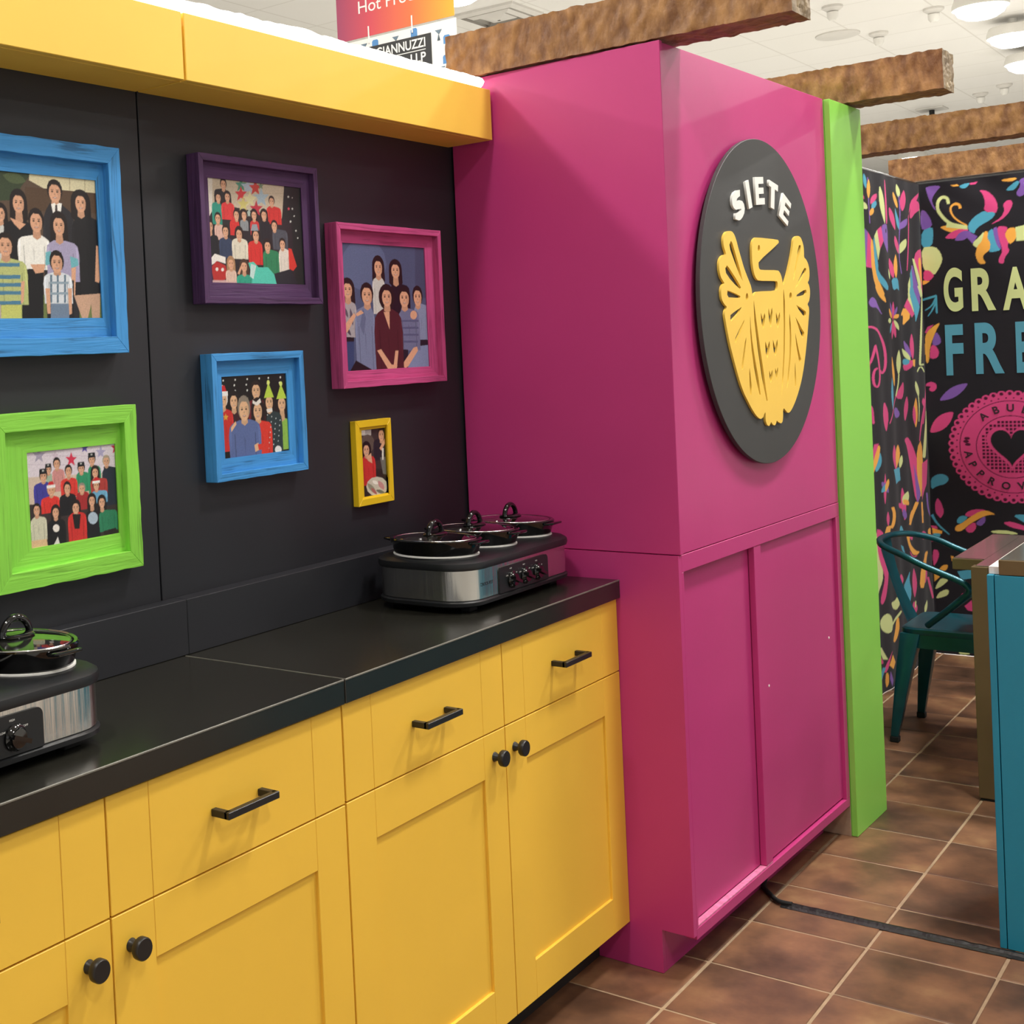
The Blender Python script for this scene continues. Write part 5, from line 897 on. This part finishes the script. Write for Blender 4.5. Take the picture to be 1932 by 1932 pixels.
# ------------------------------------------------------------------ teal armchair
ch = thing('armchair', 'teal metal armchair drawn up to the table in front of the cloths', 'chair', (2.5575, -0.69, 0))
cxo, cyo = 2.5575, -0.69
loc = lambda x, y, z: (x - cxo, y - cyo, z)
MB().loft([rrect(.183, .178, .05, .425), rrect(.186, .181, .053, .432), rrect(.186, .181, .053, .446), rrect(.178, .173, .045, .452), rrect(.15, .145, .03, .449)]).make('seat', M_TEALM, ch, smooth=True)
MB().loft([rrect(.176, .171, .045, .372), rrect(.180, .175, .048, .4248)], cap0=False, cap1=False).make('apron', M_TEALM, ch, smooth=True)
for sx_, sy_ in ((-1, 1), (1, 1), (-1, -1), (1, -1)):
    tx, ty = sx_ * .150, sy_ * .142; bx, by = sx_ * .2045, sy_ * .2045
    if sy_ < 0: by = -.19
    q = []
    for s, z, r in ((0, .43, .036), (.35, .30, .029), (1, .022, .014)):
        x = tx + (bx - tx) * s; y = ty + (by - ty) * s
        q.append([(x - r, y - r, z), (x + r, y - r, z), (x + r, y + r, z), (x - r, y + r, z)])
    lg = MB().loft(q).make('leg', M_TEALM, ch, bevel=0.004, smooth=True)
    MB().box(bx - .016, bx + .016, by - .016, by + .016, 0, .0225).make('foot', M_RUB, lg, bevel=0.003)
rail = []
for s in (1, -1):
    side_pts = [(.195, .075, .468), (.235, .0, .535), (.2525, -.06, .592), (.2575, -.087, .622), (.2575, -.078, .645), (.2575, -.055, .660), (.2575, .0, .683), (.2575, .07, .712), (.247, .141, .745), (.197, .22, .768), (.10, .262, .775)]
    side_pts = [(s * x, y, z) for x, y, z in side_pts]
    rail.append(side_pts)
path = rail[0] + [(0, .272, .776)] + rail[1][::-1]
MB().tube(spline(path, 5), .0125, 12).make('arm_rail', M_TEALM, ch, smooth=True)
sp = []
for k in range(9):
    s = k / 8; y = .268 - .095 * s + .012 * math.sin(PI * s); z = .772 - .325 * s; w_ = .085 - .022 * math.sin(PI * s * .9)
    sp.append([(-w_, y, z), (-w_ * .3, y + .012, z), (w_ * .3, y + .012, z), (w_, y, z), (w_ * .3, y + .0135, z), (-w_ * .3, y + .0135, z)])
MB().loft(sp).make('splat', M_TEALM, ch, smooth=True)

# ------------------------------------------------------------------ table and teal bar
tb = thing('metal_table', 'bronze-edged table with polished top beside the teal chair', 'table', (1.79, -0.885, 0))
MB().box(0.005, 0.81, -0.9, -0.012, 0.755, 0.800).make('top_frame', M_BRONZE, tb, bevel=0.002)
MB().box(0.012, 0.80, -0.9, -0.018, 0.8003, 0.803).make('polished_top', M_TOPM, tb, bevel=0.0008, seg=1)
for x in (0.0, 0.765):
    for y in (-0.055, -0.9):
        MB().box(x, x + 0.05, y, y + 0.05, 0.008, 0.7995).make('leg', M_BRONZE, tb, bevel=0.002)
        MB().box(x + .004, x + .046, y + .004, y + .046, 0.0, 0.008).make('foot', M_RUB, tb)
MB().box(0.155, 0.805, -0.0115, 0.085, 0.762, 0.8005).make('side_leaf', M_BRONZE, tb, bevel=0.002)
MB().box(0.161, 0.80, -0.0175, 0.079, 0.8008, 0.803).make('leaf_top', M_TOPM, tb)

br = thing('bar_counter', 'teal panelled bar counter at the right edge with a bronze top', 'counter', (0.612, -1.17, 0))
MB().box(0.0, 0.55, -0.0155, 0.0, 0.0, 0.971).make('corner_strip', M_TEALP, br, bevel=0.001, seg=1)
MB().box(0.0, 0.018, -1.2, -0.0175, 0.0, 0.971).make('end_panel', M_TEALP, br, bevel=0.001, seg=1)
MB().box(0.0185, 0.55, -1.2, -0.0175, 0.0, 0.970).make('body', M_TEALP, br)
MB().box(0.0, 0.55, -1.21, -0.028, 0.9725, 1.011).make('top_slab', M_BRONZE, br, bevel=0.0015)
MB().box(0.004, 0.54, -1.2, -0.032, 1.0113, 1.0125).make('polished_top', M_TOPM, br)
MB().box(0.02, 0.55, -0.0272, -0.002, 0.9715, 0.990).make('reflection_block', M_WHITE, br)  # added white block standing in for a bright reflection beside the slab

# ------------------------------------------------------------------ cable and tape on the floor
o = MB().tube(spline([(0.76, -0.515, 0.012), (0.716, -0.538, 0.010), (0.66, -0.552, 0.0075), (0.615, -0.585, 0.0075), (0.575, -0.622, 0.0085), (0.574, -0.66, 0.0085)], 6), 0.0065, 10).make('power_cable', M_RUB, None, smooth=True)
tag(o, 'black power cable coming out from under the magenta cabinet', 'cable')
lp = []
n = 90
for k in range(n):
    y = -0.632 - 1.7 * k / (n - 1); cxx = 0.576 + 0.01 * k / n + 0.0012 * noise.noise(Vector((y * 30, 0, 0)))
    h = 0.0105 + 0.0022 * noise.noise(Vector((y * 60, 3, 0))); ww = 0.021 + 0.0018 * noise.noise(Vector((y * 45, 7, 0)))
    lp.append([(cxx - ww, y, 0.0008), (cxx - ww * .45, y, h * .45), (cxx - ww * .18, y, h), (cxx + ww * .18, y, h), (cxx + ww * .45, y, h * .45), (cxx + ww, y, 0.0008)])
o = MB().loft(lp).make('floor_tape', M_TAPE, None)
tag(o, 'strip of black tape over a cable, crossing the tiles to the bar', 'tape')

# ------------------------------------------------------------------ hanging banners behind the booth
def gradient():
    m, nt, b = newmat('banner_gradient')
    N = nt.nodes.new; L = nt.links.new
    tc = N('ShaderNodeTexCoord'); sp = N('ShaderNodeSeparateXYZ'); L(tc.outputs['Generated'], sp.inputs[0])
    r = N('ShaderNodeValToRGB'); e = r.color_ramp.elements
    e[0].position = 0.0; e[0].color = (*lin('f0ae3c'), 1); e[1].position = 1.0; e[1].color = (*lin('a8506e'), 1)
    q = e.new(0.35); q.color = (*lin('e7784a'), 1); q = e.new(0.7); q.color = (*lin('d4545f'), 1)
    L(sp.outputs[1], r.inputs['Fac']); L(r.outputs['Color'], b.inputs['Base Color'])
    b.inputs['Roughness'].default_value = 0.6
    return m
bx_ = 5.0
t = thing('hanging_banner', 'red to orange gradient banner hanging above the back wall', 'banner', (bx_, 3.42, 4.005))
MB().box(-.004, .004, -.508, .508, 0, 1.35).make('panel', gradient(), t)
text_in_box('lettering', 'Hot Products', M_WHITE, t, 0.95, 0.092, Matrix.Translation((-.006, .307, .178)) @ END, offset=0.004, keep=True)
for y in (-.4, .4): MB().tube([(0, y, 1.35), (0, y, CEIL - 4.005)], .004, 6).make('wire', M_BLACK, t)
t = thing('hanging_sign', 'white patterned banner with a black name panel, hung below the gradient banner', 'banner', (bx_, 3.39, 3.15))
MB().box(-.004, .004, -.49, .49, 0, 0.838).make('panel', M_WHITE, t)
MB().box(-.008, -.0045, -.283, .40, 0.36, 0.772).make('name_panel', M_SIGN, t)
for y in (-.13, .25): MB().tube([(-.0115, y, .80), (-.0115, y, .925)], .006, 6).make('hook', M_WHITE, t, smooth=True)
text_in_box('lettering', 'GIANNUZZI', M_WHITE, t, 0.425, 0.07, Matrix.Translation((-.0095, .19, .682)) @ END, offset=0.02)
text_in_box('lettering', 'LLP', M_WHITE, t, 0.13, 0.068, Matrix.Translation((-.0095, -.105, .580)) @ END, offset=0.02)
MB().box(-.0095, -.0083, -.235, .22, 0.662, 0.668).make('rule', M_WHITE, t)
M_JAR = paint('print_jar_blue', '5b8fc4', 0.7, var=0.05); M_GLS = paint('print_glass_grey', '6f8290', 0.7, var=0.05)
def flatp(pts, mat, nm): obj(nm, [(-.0047, y, z) for y, z in pts], [list(range(len(pts)))], mat, t)
for y, z in ((.41, .80), (.02, .79), (-.345, .765), (-.36, .50), (.30, .79)):
    flatp([(y + .03, z + .015), (y - .03, z + .015), (y + .003, z - .02), (y + .003, z - .06), (y + .012, z - .063), (y - .012, z - .063), (y - .003, z - .06), (y - .003, z - .02)], M_GLS, 'printed_glass')
for y, z in ((.20, .785), (-.14, .80), (-.41, .70), (-.36, .42), (-.40, .56)):
    flatp([(y + .028, z - .03), (y - .028, z - .03), (y - .028, z + .02), (y - .018, z + .032), (y + .018, z + .032), (y + .028, z + .02)], M_JAR, 'printed_jar')

# ------------------------------------------------------------------ lamps and fittings on the hall ceiling
names = {(16.14, 1.73): 'large glowing round ceiling lamp at the top right', (18.44, 1.77): 'second glowing round ceiling lamp at the right edge', (20.82, 1.98): 'third ceiling lamp, cut off by the right edge',
         (31.31, 6.14): 'farthest ceiling lamp, between the third and fourth beams', (10.04, 5.84): 'ceiling lamp glowing beside the gradient banner'}
for x, y, p in LAMPS:
    lab = names.get((x, y), 'round ceiling lamp of the hall outside the picture')
    t = thing('ceiling_lamp', lab, 'lamp', (x, y, CEIL), group='round ceiling lamps of the hall')
    MB().lathe([(0.02, 0), (0.06, 0), (0.06, -0.06), (0.30, -0.12), (0.33, -0.2), (0.33, -0.26), (0.315, -0.26), (0.31, -0.2), (0.28, -0.14), (0.0, -0.13)], 28).make('housing', M_WHITE, t, smooth=True)
    MB().lathe([(0.0, -0.2), (0.305, -0.2), (0.305, -0.26), (0.27, -0.33), (0.18, -0.385), (0.0, -0.41)], 28).make('diffuser', M_LAMP, t, smooth=True)
    ld = bpy.data.lights.new('lamp_light', 'AREA'); ld.shape = 'DISK'; ld.size = 0.6; ld.energy = LAMP_W * p; ld.color = LAMP_COL
    lo_ = bpy.data.objects.new('lamp_light', ld); COL.objects.link(lo_); lo_.parent = t; lo_.location = (0, 0, -0.42)
M_GREYF = paint('fitting_grey', 'e0ddd7', 0.6, var=0.03)
t = thing('ceiling_vent', 'square grey air vent in the ceiling above the first beam', 'vent', (12.2, 6.5, CEIL))
for r0, r1, z in ((.42, .36, -.03), (.30, .24, -.05), (.17, .02, -.06)):
    m = MB()
    m.loft([[(s * r1, q * r1, z - .03) for s, q in ((1, 1), (-1, 1), (-1, -1), (1, -1))], [(s * r0, q * r0, z) for s, q in ((1, 1), (-1, 1), (-1, -1), (1, -1))], [(s * r0, q * r0, 0) for s, q in ((1, 1), (-1, 1), (-1, -1), (1, -1))]], cap0=False, cap1=False)
    m.make('louvre', M_GREYF, t)
fit = [((15.5, 3.35), 'small ceiling spotlight nearest the first beam end'), ((17.7, 3.35), 'small ceiling spotlight below the flat round speaker'), ((16.8, 2.42), 'small ceiling spotlight left of the large glowing lamp'), ((24.1, 2.9), 'small ceiling spotlight at the right, above the third beam'), ((24.7, 3.4), 'small ceiling spotlight just left of the one above the third beam')]
for (x, y), lab in fit:
    t = thing('ceiling_spot', lab, 'spotlight', (x, y, CEIL), group='small ceiling spotlights')
    MB().lathe([(0.0, 0), (0.13, 0), (0.13, -.03), (0.06, -.08), (0.0, -.08)], 18).make('base', M_GREYF, t, smooth=True)
    MB().lathe([(0.0, -.079), (0.075, -.085), (0.07, -.15), (0.04, -.19), (0.0, -.195)], 18).make('head', M_WHITE, t, smooth=True)
t = thing('ceiling_speaker', 'flat round speaker grille in the ceiling', 'speaker', (17.3, 3.8, CEIL))
MB().lathe([(0.0, 0), (0.3, 0), (0.3, -.02), (0.27, -.03), (0.0, -.03)], 30).make('grille', M_GREYF, t, smooth=True)
t = thing('ceiling_camera', 'dark bracket-mounted camera on the ceiling between second and third beams', 'camera', (25.7, 4.45, CEIL))
MB().box(-.25, .25, -.25, .25, -.03, 0).make('plate', M_GREYF, t, bevel=0.01)
MB().tube([(0, 0, -.03), (0, 0, -.22)], .05, 10).make('stem', M_BLACK, t, smooth=True)
MB().box(-.30, .16, -.12, .22, -.40, -.20).make('housing', M_GREYF, t, bevel=0.03)
MB().lathe([(0.0, 0), (0.08, 0), (0.09, .12), (0.0, .12)], 14, 'x', (-.42, .05, -.30)).make('lens', M_BLACK, t, smooth=True)
